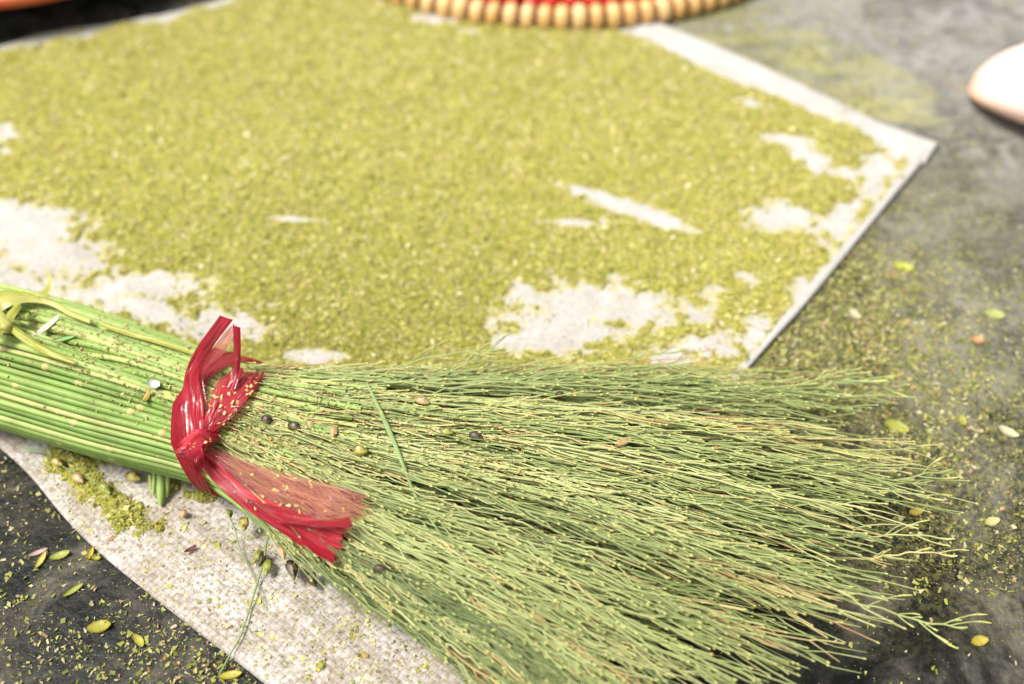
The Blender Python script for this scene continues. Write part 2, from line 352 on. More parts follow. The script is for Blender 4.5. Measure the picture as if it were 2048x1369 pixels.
def cover(X, Y):
    """0..1 how thickly crushed leaf covers the mat at a place"""
    pts = np.stack([X, Y, np.zeros_like(X)], 1); px, py = to_px(pts)
    nz = fnoise(X, Y, 55, 11, 4); nf = fnoise(X, Y, 260, 12, 3)
    b_ = bare(px, py); d = 1.06 - 1.08 * b_ + .26 * nz * np.clip(b_ * 6 + .3, 0, 1) + .55 * nf * np.clip(b_ * 4, 0, 1)
    # thins out close to the right edge and the corner
    e = (px - np.interp(py, [298, 745, 1600], [1869, 1490, 800])) * -1.0
    d = np.where((e < 55) & (py > 298), d - .42 * (1 - np.clip(e, 0, 55) / 55) + .2 * nf, d)
    dA = (py - np.interp(px, [948, 1305, 1869], [-104, 52, 298])) * .9       # keeps clear of the folded far hem
    d = np.where(dA < 44 + 10 * nz, np.minimum(d, .12 + .3 * nf), d)
    dD = py - np.interp(px, [-700, 0, 100, 230, 330, 450, 700, 948], [330, 96, 68, 50, 32, 2, -70, -104])
    d = np.where(dD < 15 + 14 * nz, np.minimum(d, .35 + .4 * nf), d)
    ns = near_side(px, py)
    dn = .42 + .12 * nz + .22 * nf
    for x, y, rx, ry, an, s in clumps:
        c, sn = math.cos(math.radians(an)), math.sin(math.radians(an)); dx, dy = px - x, py - y
        u = (dx * c + dy * sn) / rx; v = (-dx * sn + dy * c) / ry; dn = dn + s * np.exp(-(u * u + v * v)) * (1 + .6 * nf)
    return np.where(ns, dn, d), px, py
dustv, dpx, dpy = cover(MV[:, 0], MV[:, 1]); soilv = np.where(near_side(dpx, dpy), 1.0, .22 + .25 * np.clip((dpy - 300) / 400, 0, 1)).astype(np.float32)
sa = mme.attributes.new("soil", 'FLOAT', 'POINT'); sa.data.foreach_set("value", soilv)
dustv = (np.clip(dustv, 0, 1) * np.where(near_side(dpx, dpy), .45, 1)).astype(np.float32)
da = mme.attributes.new("dust", 'FLOAT', 'POINT'); da.data.foreach_set("value", dustv)
# height sheet made of the finely crushed part
NU2 = NV2 = 460
iu = np.linspace(.006, .992, NU2); iv = np.linspace(.012, .992, NV2)
def bil(A, a, b):
    x = a * (NU - 1); y = b * (NV - 1); i = np.clip(x.astype(int), 0, NU - 2); j = np.clip(y.astype(int), 0, NV - 2); fx = (x - i)[..., None]; fy = (y - j)[..., None]
    return (A[i, j] * (1 - fx) + A[i + 1, j] * fx) * (1 - fy) + (A[i, j + 1] * (1 - fx) + A[i + 1, j + 1] * fx) * fy
MZ3 = np.dstack([G, mz])
aa, bb = np.meshgrid(iu, iv, indexing='ij')
L = bil(MZ3, aa, bb).reshape(-1, 3)
cv, px_, py_ = cover(L[:, 0], L[:, 1])
thick = np.clip((cv - .70) / .35, 0, 1) * (.0012 + .0007 * fnoise(L[:, 0], L[:, 1], 120, 21, 3) + .0005 * fnoise(L[:, 0], L[:, 1], 500, 22, 2))
LZ = L.copy(); LZ[:, 2] += np.where(cv > .70, np.maximum(thick, .0001) , -.0001)
LQ = (np.arange(NU2 - 1)[:, None] * NV2 + np.arange(NV2 - 1)[None]).ravel()
LQ = np.stack([LQ, LQ + NV2, LQ + NV2 + 1, LQ + 1], 1)[:, ::1]
ok = (cv[LQ] > .70).all(1)
LQ = LQ[ok]; used = np.unique(LQ); rem = -np.ones(len(LZ), int); rem[used] = np.arange(len(used))
zt = np.clip(.75 * np.clip((py_ - 330) / 360, 0, 1) * np.exp(-((px_ - 620) / 750) ** 2) * (1 + .5 * fnoise(L[:, 0], L[:, 1], 30, 51, 3)), 0, .8)  # more olive towards the broom, shade painted into the powder
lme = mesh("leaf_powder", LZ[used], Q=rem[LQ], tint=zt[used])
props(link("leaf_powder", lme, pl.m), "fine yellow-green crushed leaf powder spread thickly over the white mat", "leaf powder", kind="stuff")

def flakes(X, Y, Z, size, tilt=.5, asp=(.25, .85)):
    """small bent four-point flakes: 2 triangles each"""
    n = len(X); a = rng.uniform(0, 2 * np.pi, n); asp_ = rng.uniform(*asp, n)
    ax = np.stack([np.cos(a), np.sin(a), rng.normal(0, tilt, n)], 1); ax /= np.linalg.norm(ax, axis=1, keepdims=True)
    bx = np.cross(np.stack([rng.normal(0, tilt, n), rng.normal(0, tilt, n), np.ones(n)], 1), ax); bx /= np.linalg.norm(bx, axis=1, keepdims=True)
    nn = np.cross(ax, bx); s = size[:, None]; C = np.stack([X, Y, Z], 1)
    k = asp_[:, None]; bend = rng.uniform(-.25, .35, n)[:, None] * s
    p0 = C - ax * s * .5; p2 = C + ax * s * .5; p1 = C + bx * s * k * .5 + nn * bend * .5 + ax * s * rng.uniform(-.42, .42, n)[:, None]; p3 = C - bx * s * k * .5 + nn * bend * .5 + ax * s * rng.uniform(-.42, .42, n)[:, None]
    V = np.stack([p0, p1, p2, p3], 1)
    low = V[..., 2].min(1) - (Z - .00005); V[..., 2] -= np.minimum(low, 0)[:, None]      # nothing pokes through what it lies on
    i = np.arange(n)[:, None] * 4
    T = np.concatenate([i + np.array([[0, 1, 2]]), i + np.array([[0, 2, 3]])])
    return V.reshape(-1, 3), T
dark_weight = lambda px, py: np.clip(.10 + .9 * np.clip((py - 300) / 420, 0, 1) * np.exp(-((px - 620) / 700) ** 2), 0, 1)  # more dark flakes towards the broom, painting its shade into the layer
far_weight = lambda px, py: np.clip(.12 + .88 * (1 - np.clip((py - 60) / 430, 0, 1)) * (.65 + .35 * np.clip(px / 1000, 0, 1)), 0, 1)  # more pale flakes farther off, glare painted by flake colour
def scatter_mat(n, smin, smax, power, thr_pow, name, label, mat, tilt=.32, wfun=None):
    a = rng.uniform(.004, .996, n); b = rng.uniform(.008, .996, n)
    p = bil(MZ3, a, b); c, px, py = cover(p[:, 0], p[:, 1])
    inview = (px > -350) & (px < 2300) & (py > -130) & (py < 1600)
    keepm = (rng.uniform(0, 1, n) < np.maximum(np.clip(c, 0, 1) ** thr_pow, .04) * (1 if wfun is None else wfun(px, py))) & inview
    p, c = p[keepm], c[keepm]; m = len(p)
    size = smin + (smax - smin) * rng.uniform(0, 1, m) ** power
    th = np.clip((c - .70) / .35, 0, 1) * (.0012 + .0007 * fnoise(p[:, 0], p[:, 1], 120, 21, 3) + .0005 * fnoise(p[:, 0], p[:, 1], 500, 22, 2))
    V, T = flakes(p[:, 0], p[:, 1], p[:, 2] + np.maximum(th, 0) + rng.uniform(.00003, .0003, m), size, tilt)
    return props(link(name, mesh(name, V, T=T), mat, smooth=False), label, "leaf crumbs", kind="stuff")
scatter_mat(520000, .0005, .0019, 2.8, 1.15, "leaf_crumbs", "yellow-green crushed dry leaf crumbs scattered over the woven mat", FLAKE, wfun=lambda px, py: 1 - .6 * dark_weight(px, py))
scatter_mat(7000, .0019, .0034, 2.2, 1.5, "leaf_crumbs", "larger pale curled leaf scraps among the crumbs on the mat", FLAKE)
scatter_mat(110000, .0004, .0014, 2.0, .22, "husk_crumbs", "tiny brown husk specks lying on the bare parts of the mat", CHAFF)

scatter_mat(210000, .0005, .0017, 2.4, 1.5, "leaf_crumbs", "paler straw-yellow leaf bits on the far part of the mat, with glare put into their colour", PALE, wfun=far_weight)
scatter_mat(5000, .0018, .0032, 1.6, 1.5, "leaf_crumbs", "scattered cream husk scraps in the leaf layer, pale to stand for glints", PALE)  # larger bright flakes: blurred glints put into flake colour
scatter_mat(340000, .0005, .0017, 2.4, 1.4, "leaf_crumbs", "darker olive and brown leaf and husk bits in the layer nearest the broom, with shade put into their colour", OLIVE, wfun=dark_weight)

# crumbs on the floor
def inside_mat(px, py):
    poly = [(948, -104), (1305, 52), (1869, 298), (1490, 745), (800, 1600), (530, 1369), (400, 1268), (300, 1190), (205, 1112), (128, 1035), (62, 955), (0, 897), (-300, 690), (-700, 330), (0, 96), (230, 50), (450, 2)]
    c = np.zeros(len(px), bool); j = len(poly) - 1
    for i in range(len(poly)):
        xi, yi = poly[i]; xj, yj = poly[j]
        h = ((yi > py) != (yj > py)) & (px < (xj - xi) * (py - yi) / (yj - yi + 1e-9) + xi); c ^= h; j = i
    return c
n = 300000
fx = rng.uniform(-.5, .75, n); fy = rng.uniform(-.24, .62, n)
# extra draws where the sweepings lie thickest: right of the mat and at the lower left
def extra(cx_, cy_, w_, h_, m_):
    return rng.uniform(cx_ - w_, cx_ + w_, m_), rng.uniform(cy_ - h_, cy_ + h_, m_)
for cpx, w_, h_, m_ in (((1690, 720), .11, .10, 130000), ((1560, 110), .16, .10, 110000), ((230, 1230), .10, .07, 50000)):
    c_ = P(*cpx, 0); a_, b_ = extra(c_[0], c_[1], w_, h_, m_); fx = np.concatenate([fx, a_]); fy = np.concatenate([fy, b_])
n = len(fx)
px, py = to_px(np.stack([fx, fy, np.zeros(n)], 1))
nz = fnoise(fx, fy, 28, 31, 3); nf = fnoise(fx, fy, 130, 32, 2)
den = .14 + .12 * nz + .10 * nf
def g(x, y, rx, ry, an=0):
    c, sn = math.cos(math.radians(an)), math.sin(math.radians(an)); dx, dy = px - x, py - y
    return np.exp(-(((dx * c + dy * sn) / rx) ** 2 + ((-dx * sn + dy * c) / ry) ** 2))
den += (.95 * g(1640, 670, 210, 90, -25) + .6 * g(1780, 800, 190, 130) + .3 * g(1750, 560, 90, 60)) * (1 + .9 * nf + .5 * nz)
streak = np.clip(fnoise(fx * .35 + fy * .5, fy * 1.6 - fx * .6, 30, 41, 3) + .35, 0, 1)
den += (1.2 * g(1490, 90, 110, 75, 25) + .9 * g(1640, 150, 170, 50, 22) + .5 * g(1400, 30, 80, 30)) * streak
den += .26 * g(300, 1300, 350, 80) + .10 * g(80, 1060, 160, 120) + .3 * g(430, 1330, 110, 60)
den *= np.where(py < 480, np.where(px > 1750, .35, 1), 1)
kp = (rng.uniform(0, 1, n) < np.clip(den, 0, .95)) & ~inside_mat(px, py) & (py > -150)
fx, fy = fx[kp], fy[kp]; m = len(fx)
V, T = flakes(fx, fy, np.full(m, .0001), .0004 + .0021 * rng.uniform(0, 1, m) ** 4.0, tilt=.4)
props(link("floor_crumbs", mesh("floor_crumbs", V, T=T), GRIT, smooth=False), "green and yellow leaf crumbs strewn on the dark concrete floor", "leaf crumbs", kind="stuff")

# ------------------------------------------------------------------ broom frame of reference
ST = [  # upper outline px, middle px, lower outline px, half height mm
    ((-330, 480), (-300, 635), (-340, 765), 21), ((0, 578), (0, 722), (0, 866), 21), ((200, 632), (195, 778), (190, 922), 21),
    ((390, 702), (385, 838), (378, 968), 19.5), ((540, 750), (505, 878), (455, 1010), 19), ((800, 752), (770, 945), (610, 1150), 18),
    ((1100, 740), (1080, 1005), (800, 1285), 16), ((1400, 735), (1420, 1090), (1030, 1440), 13.5), ((1720, 750), (1790, 1185), (1330, 1660), 10), ((2020, 765), (2150, 1270), (1650, 1880), 8)]
hk = [.9, .9, .9, .9, .91, .93, .95, .97, .99, 1]
tab = []
for (t, m_, b, h), k in zip(ST, hk):
    PT, PM, PB = P(*t, h), P(*m_, h), P(*b, h); c = (PT + PB) / 2
    tab.append(np.concatenate([c + (PT - c) * k, PM, c + (PB - c) * k, [h / 1000]]))
tab = smooth_path(np.array(tab), 901); ss = np.linspace(0, 9, 901)
def BP(s, u, v):
    """place inside the broom: s along, u across (-1 far edge .. 1 near edge), v height (-1..1)"""
    s, u, v = np.broadcast_arrays(np.asarray(s, float), np.asarray(u, float), np.asarray(v, float))
    c = np.stack([np.interp(s, ss, tab[:, k]) for k in range(10)], -1)
    u_ = u[..., None]
    p = c[..., 0:3] * (u_ * (u_ - 1) / 2) + c[..., 3:6] * (1 - u_ * u_) + c[..., 6:9] * (u_ * (u_ + 1) / 2)
    h = c[..., 9]
    p[..., 2] = .0025 + h + v * h
    return p
broom = empty("grass_broom", [*BP(3, 0, 0)[:2], 0.0], "green grass broom with a red plastic tie, lying across the woven mat", "broom")

# stalks of the handle: every stalk a part
SN = 34
cand = []
for lay, (rr, nn_) in enumerate(((.985, 62), (.885, 56), (.78, 48), (.66, 30))):
    # even spacing along the ellipse's arc
    aa_ = np.linspace(0, 2 * np.pi, 2001); ex, ey = 28.5 * np.cos(aa_), 20.5 * np.sin(aa_)
    dl = np.concatenate([[0], np.cumsum(np.hypot(np.diff(ex), np.diff(ey)))])
    for k in range(nn_):
        a = np.interp((k + .5 * (lay % 2) + rng.uniform(-.08, .08)) / nn_ * dl[-1] % dl[-1], dl, aa_)
        r_ = rr * rng.uniform(.985, 1.01)
        cand.append((math.cos(a) * r_, math.sin(a) * r_))
groove = lambda s: np.interp(s, [0, 1.2, 3.2, 5], [-.42, -.28, .30, .5])
nst = 0; bvh_V, bvh_F, off = [], [], 0
for (u, v) in cand:
    s0 = 0; s1 = 4.1 + rng.uniform(-.25, .9)
    s = np.linspace(s0, s1, SN)
    du = rng.normal(0, .008); uu_ = u + du * (s - 2) +   .006 * np.sin(s * rng.uniform(1, 3) + rng.uniform(0, 6)); uu_ = np.clip(uu_, -.99, .99)
    vv_ = v + rng.normal(0, .006) * (s - 2) + .008 * np.sin(s * rng.uniform(1, 3) + rng.uniform(0, 6))
    if v > 0: vv_ = vv_ - .20 * np.exp(-((uu_ - groove(s)) / .10) ** 2) * np.clip((3.3 - s) / 1.2, 0, 1)
    p = BP(s, uu_, vv_)
    r0 = rng.uniform(.00095, .00160)
    R = np.full(SN, r0) * (1 - .0 * s); R *= np.interp(s, [0, 3.4, s1], [1, .95, .55])
    mi = np.zeros((SN - 1, 6), int)
    if rng.uniform() < .8:
        k = int(rng.uniform(9, 30)); k = min(k, SN - 5)
        sn = s[k]; s = np.sort(np.concatenate([s, [sn - .012, sn + .012, sn - .03, sn + .03]]))
        # re-sample with a joint: a thin swollen ring
        p = np.stack([np.interp(s, np.linspace(s0, s1, SN), p[:, c]) for c in range(3)], 1)
        R = np.interp(s, np.linspace(s0, s1, SN), R); dd = np.abs(s - sn); R *= 1 + .16 * np.exp(-(dd / .016) ** 2)
        mi = np.zeros((len(s) - 1, 6), int); md_ = np.abs((s[1:] + s[:-1]) / 2 - sn); mi[md_ < .028] = 1
    Vt, Q = tubes(p[None], R[None], 6)
    me = mesh("stalk", Vt - np.array(broom.location), Q=Q, mi=mi.ravel())
    o = link("stalk", me, [STALK, NODE], broom); nst += 1
    bvh_V.append(Vt); bvh_F.append(Q + off); off += len(Vt)
print("stalks", nst)

# bristles: strands with short side twigs ending in small knobs
def strand_batch(specs):
    """specs: list of (u, v, s0, s1, du, dv, r, tint, twigs)"""
    N = 26; K = len(specs); A = np.array([x[:8] for x in specs]); tt = np.linspace(0, 1, N)[None]
    s = A[:, 2:3] + (A[:, 3:4] - A[:, 2:3]) * tt
    ph = rng.uniform(0, 2 * np.pi, (K, 4)); fq = rng.uniform(1.5, 5, (K, 2)) * np.maximum(.4, (A[:, 3:4] - A[:, 2:3]) / 3); f2 = rng.uniform(7, 13, (K, 2)) * np.maximum(.4, (A[:, 3:4] - A[:, 2:3]) / 3)
    u = A[:, 0:1] + A[:, 4:5] * tt; v = A[:, 1:2] + A[:, 5:6] * tt
    p = BP(s, u, v)
    t = np.gradient(p, axis=1); t /= np.linalg.norm(t, axis=2, keepdims=True)
    side = np.cross(t, np.array([0, 0, 1.])); side /= np.linalg.norm(side, axis=2, keepdims=True)
    wamp = rng.uniform(.0003, .0011, (K, 1)) ; grow = .6 + 1.3 * tt ** 3; w1 = wamp * np.sin(2 * np.pi * fq[:, :1] * tt + ph[:, :1]) * grow + .45 * grow * wamp * np.sin(2 * np.pi * f2[:, :1] * tt + ph[:, 2:3])
    w2 = wamp * .6 * np.sin(2 * np.pi * fq[:, 1:] * tt + ph[:, 1:2]) + .25 * wamp * np.sin(2 * np.pi * f2[:, 1:] * tt + ph[:, 3:4])
    p = p + side * w1[..., None]; p[..., 2] += w2
    p = p + side * (rng.normal(0, .00022, (K, N)) * (tt > .05))[..., None]; p[..., 2] += rng.normal(0, .00014, (K, N))
    p[..., 2] = np.maximum(p[..., 2], .0028)
    R = A[:, 6:7] * (1 - .5 * tt ** 1.5); R[:, -2] *= .9; R[:, -1] *= .5
    out = []
    for k in range(K):
        V, Q = tubes(p[k:k + 1], R[k:k + 1], 4)
        tint = np.full(len(V), A[k, 7]); tint += np.repeat(rng.normal(0, .02, N), 4)
        nt_ = int(specs[k][8])
        if nt_:
            i = rng.integers(4, N - 1, nt_); base = p[k, i]; tg = t[k, i]; sd_ = side[k, i]
            Lh = .003 + .019 * rng.uniform(0, 1, nt_) ** 1.6; Lh = Lh[:, None, None]; sg = rng.choice([-1, 1], nt_)
            ang = rng.uniform(.05, .30, nt_) * sg; el = rng.normal(.03, .08, nt_)
            x = np.linspace(0, 1, 6)[None, :, None]
            wob = rng.normal(0, .035, (nt_, 1, 1)) * np.sin(x * 7)
            q = base[:, None] + Lh * x * tg[:, None] + Lh * ((1 - (1 - x) ** 1.7) * ang[:, None, None] + wob) * sd_[:, None] + Lh * (el[:, None, None] * x) * np.array([0, 0, 1.])
            q[..., 2] = np.maximum(q[..., 2], .0022)
            r = A[k, 6] * rng.uniform(.5, .72, (nt_, 1)) * np.array([[1, .95, .85, .75, 1.0, .6]])
            r[:, 4] = np.maximum(.00042, r[:, 4]) * rng.uniform(.8, 1.25, nt_)
            # the last two rings stand close together: the knob left by a shed seed
            q[:, 4] = q[:, 5] - (q[:, 5] - q[:, 3]) * (.0007 / (np.linalg.norm(q[:, 5] - q[:, 3], axis=1, keepdims=True) + 1e-6))
            q[:, 3] = q[:, 4] - (q[:, 4] - q[:, 2]) * (.0005 / (np.linalg.norm(q[:, 4] - q[:, 2], axis=1, keepdims=True) + 1e-6))
            V2, Q2 = tubes(q, r, 3)
            tn = np.repeat((A[k, 7] + rng.normal(0, .05, nt_))[:, None], 6, 1); tn[:, 4:] = rng.uniform(.90, .99, (nt_, 1)); tn = np.repeat(tn.ravel(), 3)
            Q = np.concatenate([Q, Q2 + len(V)]); V = np.concatenate([V, V2]); tint = np.concatenate([tint, tn])
        out.append((V, Q, np.clip(tint, 0, 1)))
    return out
specs = []
NP = 0
pan = []
tries = 0
while len(pan) < 270 and tries < 60000:
    tries += 1
    u = rng.uniform(-1, 1); v = rng.uniform(-1, 1)
    if u * u + v * v > 1: continue
    if all(((u - a) / .096) ** 2 + ((v - b) / .17) ** 2 > 1 for a, b in pan): pan.append((u, v))
for (u, v) in pan:
    tb = rng.choice([.15, .36, .5, .62, .77], p=[.18, .27, .30, .18, .07]) + rng.normal(0, .03)
    top = v > math.sqrt(max(0, 1 - u * u)) * .15 - .25
    ns = 8 if top else 4
    end = 7.62 + rng.normal(0, .28) - .35 * abs(u) ** 2 - (.25 if v < 0 else 0)
    r0 = rng.uniform(.9, 1.15)
    pu, pv = rng.normal(0, .045), rng.normal(-.03, .16)
    for k in range(ns):
        s0 = rng.uniform(3.45, 4.7) if k < ns - 2 else rng.uniform(4.6, 6.2)
        s1 = end - abs(rng.normal(0, .5)) if k else min(end + rng.uniform(0, .35), 8.05)
        if s1 - s0 < 1.2: s1 = s0 + 1.2
        ou, ov = rng.normal(0, .022), rng.normal(0, .05)
        nt_ = int((12 if v > -.1 else 4) * (s1 - s0) / 2.4) if top else 2
        specs.append((u + ou * .4, v + ov * .4, s0, s1, pu + ou * 1.2, pv + ov * 1.2, r0 * rng.uniform(.00034, .00058), np.clip(tb + rng.normal(0, .05), 0, .9), nt_, v + .3 * (1 - abs(u))))
# shorter, more crooked twigs near the tie and over the upper surface
for k in range(460):
    u = rng.uniform(-.97, .97); v = math.sqrt(1 - u * u) * rng.uniform(.75, 1.02)
    s0 = rng.uniform(3.35, 6.6) if k < 300 else rng.uniform(3.3, 4.3); s1 = s0 + rng.uniform(.5, 1.5)
    specs.append((u, v, s0, s1, rng.normal(0, .06), rng.normal(0, .05), rng.uniform(.0003, .00044), np.clip(rng.choice([.3, .5, .62, .78]) + rng.normal(0, .04), 0, .9), 5, v + .3 * (1 - abs(u))))
specs.sort(key=lambda a: -(a[9] + .12 * (a[3] - a[2])))
st = strand_batch(specs)
bl = np.array(broom.location)
for k in range(280):
    V, Q, tn = st[k]
    link("bristle", mesh("bristle", V - bl, Q=Q, tint=tn), BRIS, broom)
Vs, Qs, Ts, o_ = [], [], [], 0
for V, Q, tn in st[280:]:
    Vs.append(V - bl); Qs.append(Q + o_); Ts.append(tn); o_ += len(V)
bo = link("bristles", mesh("bristles", np.concatenate(Vs), Q=np.concatenate(Qs), tint=np.concatenate(Ts)), BRIS, broom)
bo["kind"] = "stuff"
for V, Q, _ in st:
    n4 = 26 * 4; bvh_V.append(V[:n4]); bvh_F.append(Q[:25 * 4] + off); off += n4
print("strands", len(st), "verts", sum(len(a[0]) for a in st))
# a few stray strands standing off the far side
def free_strand(pts, r, tint, ntw=6, parent=broom, name="bristle", mat=BRIS):
    pts = smooth_path([P(*q) for q in pts], 22)
    pts += np.stack([np.zeros(22), .0003 * np.sin(np.arange(22) * 1.3 + r * 1e4), .0003 * np.sin(np.arange(22) * .9)], 1)
    R = np.linspace(1, .6, 22) * r; R[-2] = r * 1.1
    V, Q = tubes(pts[None], R[None], 5); tn = np.full(len(V), tint)
    tg = np.gradient(pts, axis=0); tg /= np.linalg.norm(tg, axis=1, keepdims=True)
    for k in range(ntw):
        i = rng.integers(6, 20); sg = rng.choice([-1, 1]); Lh = rng.uniform(.003, .014); x = np.linspace(0, 1, 6)[:, None]
        sdv = np.cross(tg[i], [0, 0, 1.]); q = pts[i] + Lh * x * tg[i] + Lh * (1 - (1 - x) ** 1.6) * .4 * sg * sdv
        V2, Q2 = tubes(q[None], (np.array([1, .9, .8, .8, 1.3, .6]) * r * .7)[None], 4)
        Q = np.concatenate([Q, Q2 + len(V)]); V = np.concatenate([V, V2]); tn = np.concatenate([tn, np.repeat([tint] * 4 + [.93] * 2, 4)])
    b = np.array(parent.location) if parent else 0
    return link(name, mesh(name, V - b, Q=Q, tint=tn), mat, parent)
free_strand([(640, 760, 30), (740, 755, 31), (800, 735, 32), (850, 717, 33), (930, 705, 34), (1010, 697, 34)], .0004, .45)
free_strand([(820, 765, 30), (900, 745, 31), (960, 712, 33), (1010, 696, 34)], .00035, .5)
free_strand([(860, 760, 28), (960, 740, 27), (1040, 722, 27)], .0003, .5)
free_strand([(1040, 755, 28), (1160, 735, 28), (1260, 718, 28), (1370, 700, 28)], .0004, .42)
free_strand([(1100, 765, 26), (1250, 745, 26), (1330, 733, 26), (1440, 735, 25)], .0004, .4)
free_strand([(1560, 780, 14), (1640, 775, 15), (1700, 757, 18), (1780, 765, 18)], .0007, .4, 10)
free_strand([(1480, 800, 14), (1600, 770, 18), (1660, 750, 20), (1725, 735, 22)], .0004, .5)
free_strand([(1640, 1120, 12), (1760, 1115, 14), (1830, 1105, 16), (1915, 1112, 17)], .0004, .76)
free_strand([(1600, 1010, 14), (1720, 980, 16), (1820, 955, 18), (1905, 940, 19)], .0005, .35)
free_strand([(1560, 960, 14), (1680, 975, 16), (1800, 985, 18), (1890, 1000, 18)], .0004, .6)
free_strand([(1640, 1190, 12), (1750, 1215, 13), (1850, 1245, 14), (1935, 1256, 15)], .00045, .45, 10)
free_strand([(1560, 1060, 14), (1700, 1075, 15), (1800, 1070, 16), (1910, 1078, 17)], .0004, .6)

tree = BVHTree.FromPolygons(np.concatenate(bvh_V).tolist(), np.concatenate(bvh_F).tolist())
def hit(px, py, lift=.0, default=40):
    d = ray([px], [py])[0]; d = d / np.linalg.norm(d)
    h = tree.ray_cast(Vector(CAM), Vector(d))
    if h[0] is None: p = P(px, py, 3)
    else: p = np.array(h[0])
    return p - d * lift
def smoothhit(px, py, lift):     # highest of a few rays round the point: ribbons rest on the tops of the stalks
    c = []
    for dx, dy in ((0, 0), (9, 0), (-9, 0), (0, 9), (0, -9), (6, 6), (-6, -6)):
        p = hit(px + dx, py + dy); c.append(p[2])
    z = np.sort(c)[-2]
    return P(px, py, (z + lift) * 1000)

# green side stubs of cut stalks below the handle
for a, b, r in (((309, 945, 8), (306, 992, 3.2), .0008), ((322, 940, 9), (321, 1012, 3.2), .0015), ((334, 945, 8), (333, 995, 3.2), .0010), ((300, 950, 8), (303, 985, 4), .0007)):
    pa, pb = P(*a), P(*b); q = pa + np.linspace(0, 1, 6)[:, None] * (pb - pa)
    V, Q = tubes(q[None], np.array([[1, 1, 1, 1, .9, .5]]) * r, 7)
    o = link("stalk", mesh("stalk", V - bl, Q=Q), STALK, broom); o["label"] = "short cut green stalk stub poking down below the handle"

# ------------------------------------------------------------------ red plastic tie
def red(name, alpha, c1, c2, stripes=90):
    s = M(name, .22, .6)
    uv = s.coord("UV"); s.b.inputs['Roughness'].default_value = .16; mp = s.n("Mapping"); s.l(uv, mp.inputs[0]); mp.inputs["Scale"].default_value = (1.5, stripes, 1)
    n1 = s.n("TexNoise"); n1.inputs["Scale"].default_value = 1; n1.inputs["Detail"].default_value = 3; s.l(mp.outputs[0], n1.inputs["Vector"])
    mp2 = s.n("Mapping"); s.l(uv, mp2.inputs[0]); mp2.inputs["Scale"].default_value = (7, 16, 1)
    n2 = s.n("TexNoise"); n2.inputs["Scale"].default_value = 1; n2.inputs["Detail"].default_value = 4; s.l(mp2.outputs[0], n2.inputs["Vector"])
    f = s.ramp(n1.outputs["Fac"], [(.35, 0.), (.65, 1.)])
    c = s.mix(f, c1, c2); s.col(c)
    s.bump(s.math('ADD', n1.outputs["Fac"], s.math('MULTIPLY', n2.outputs["Fac"], 1.4)), 1.0, .0011)
    tl = s.n("BsdfTranslucent"); s.l(c, tl.inputs[0]); m1 = s.n("MixShader"); m1.inputs[0].default_value = .35
    s.l(s.b.outputs[0], m1.inputs[1]); s.l(tl.outputs[0], m1.inputs[2])
    tp = s.n("BsdfTransparent"); tp.inputs[0].default_value = (1, .72, .70, 1); m2 = s.n("MixShader")
    al = s.math('ADD', s.math('MULTIPLY', f, .25), alpha - .12)
    s.l(al, m2.inputs[0]); s.l(tp.outputs[0], m2.inputs[1]); s.l(m1.outputs[0], m2.inputs[2])
    gl = s.n("BsdfGlossy"); gl.inputs["Roughness"].default_value = .09; gl.inputs[0].default_value = (.055, .055, .055, 1)
    s.l(s.b.inputs["Normal"].links[0].from_socket, gl.inputs["Normal"]); ad = s.n("AddShader")
    s.l(m2.outputs[0], ad.inputs[0]); s.l(gl.outputs[0], ad.inputs[1])
    s.l(ad.outputs[0], s.t.nodes["Material Output"].inputs[0])
    return s.m
RED = red("red_film", 1.12, (.70, .006, .03), (.84, .022, .06))
REDM = red("red_film_thin", .90, (.74, .02, .045), (.86, .07, .10))
REDT = red("red_film_translucent", .38, (.86, .16, .18), (.93, .34, .34))
tie = link("red_tie", mesh("red_tie", np.array([(0, 0, 0)] * 3) * 1., T=[(0, 1, 2)]), RED, broom) if False else None

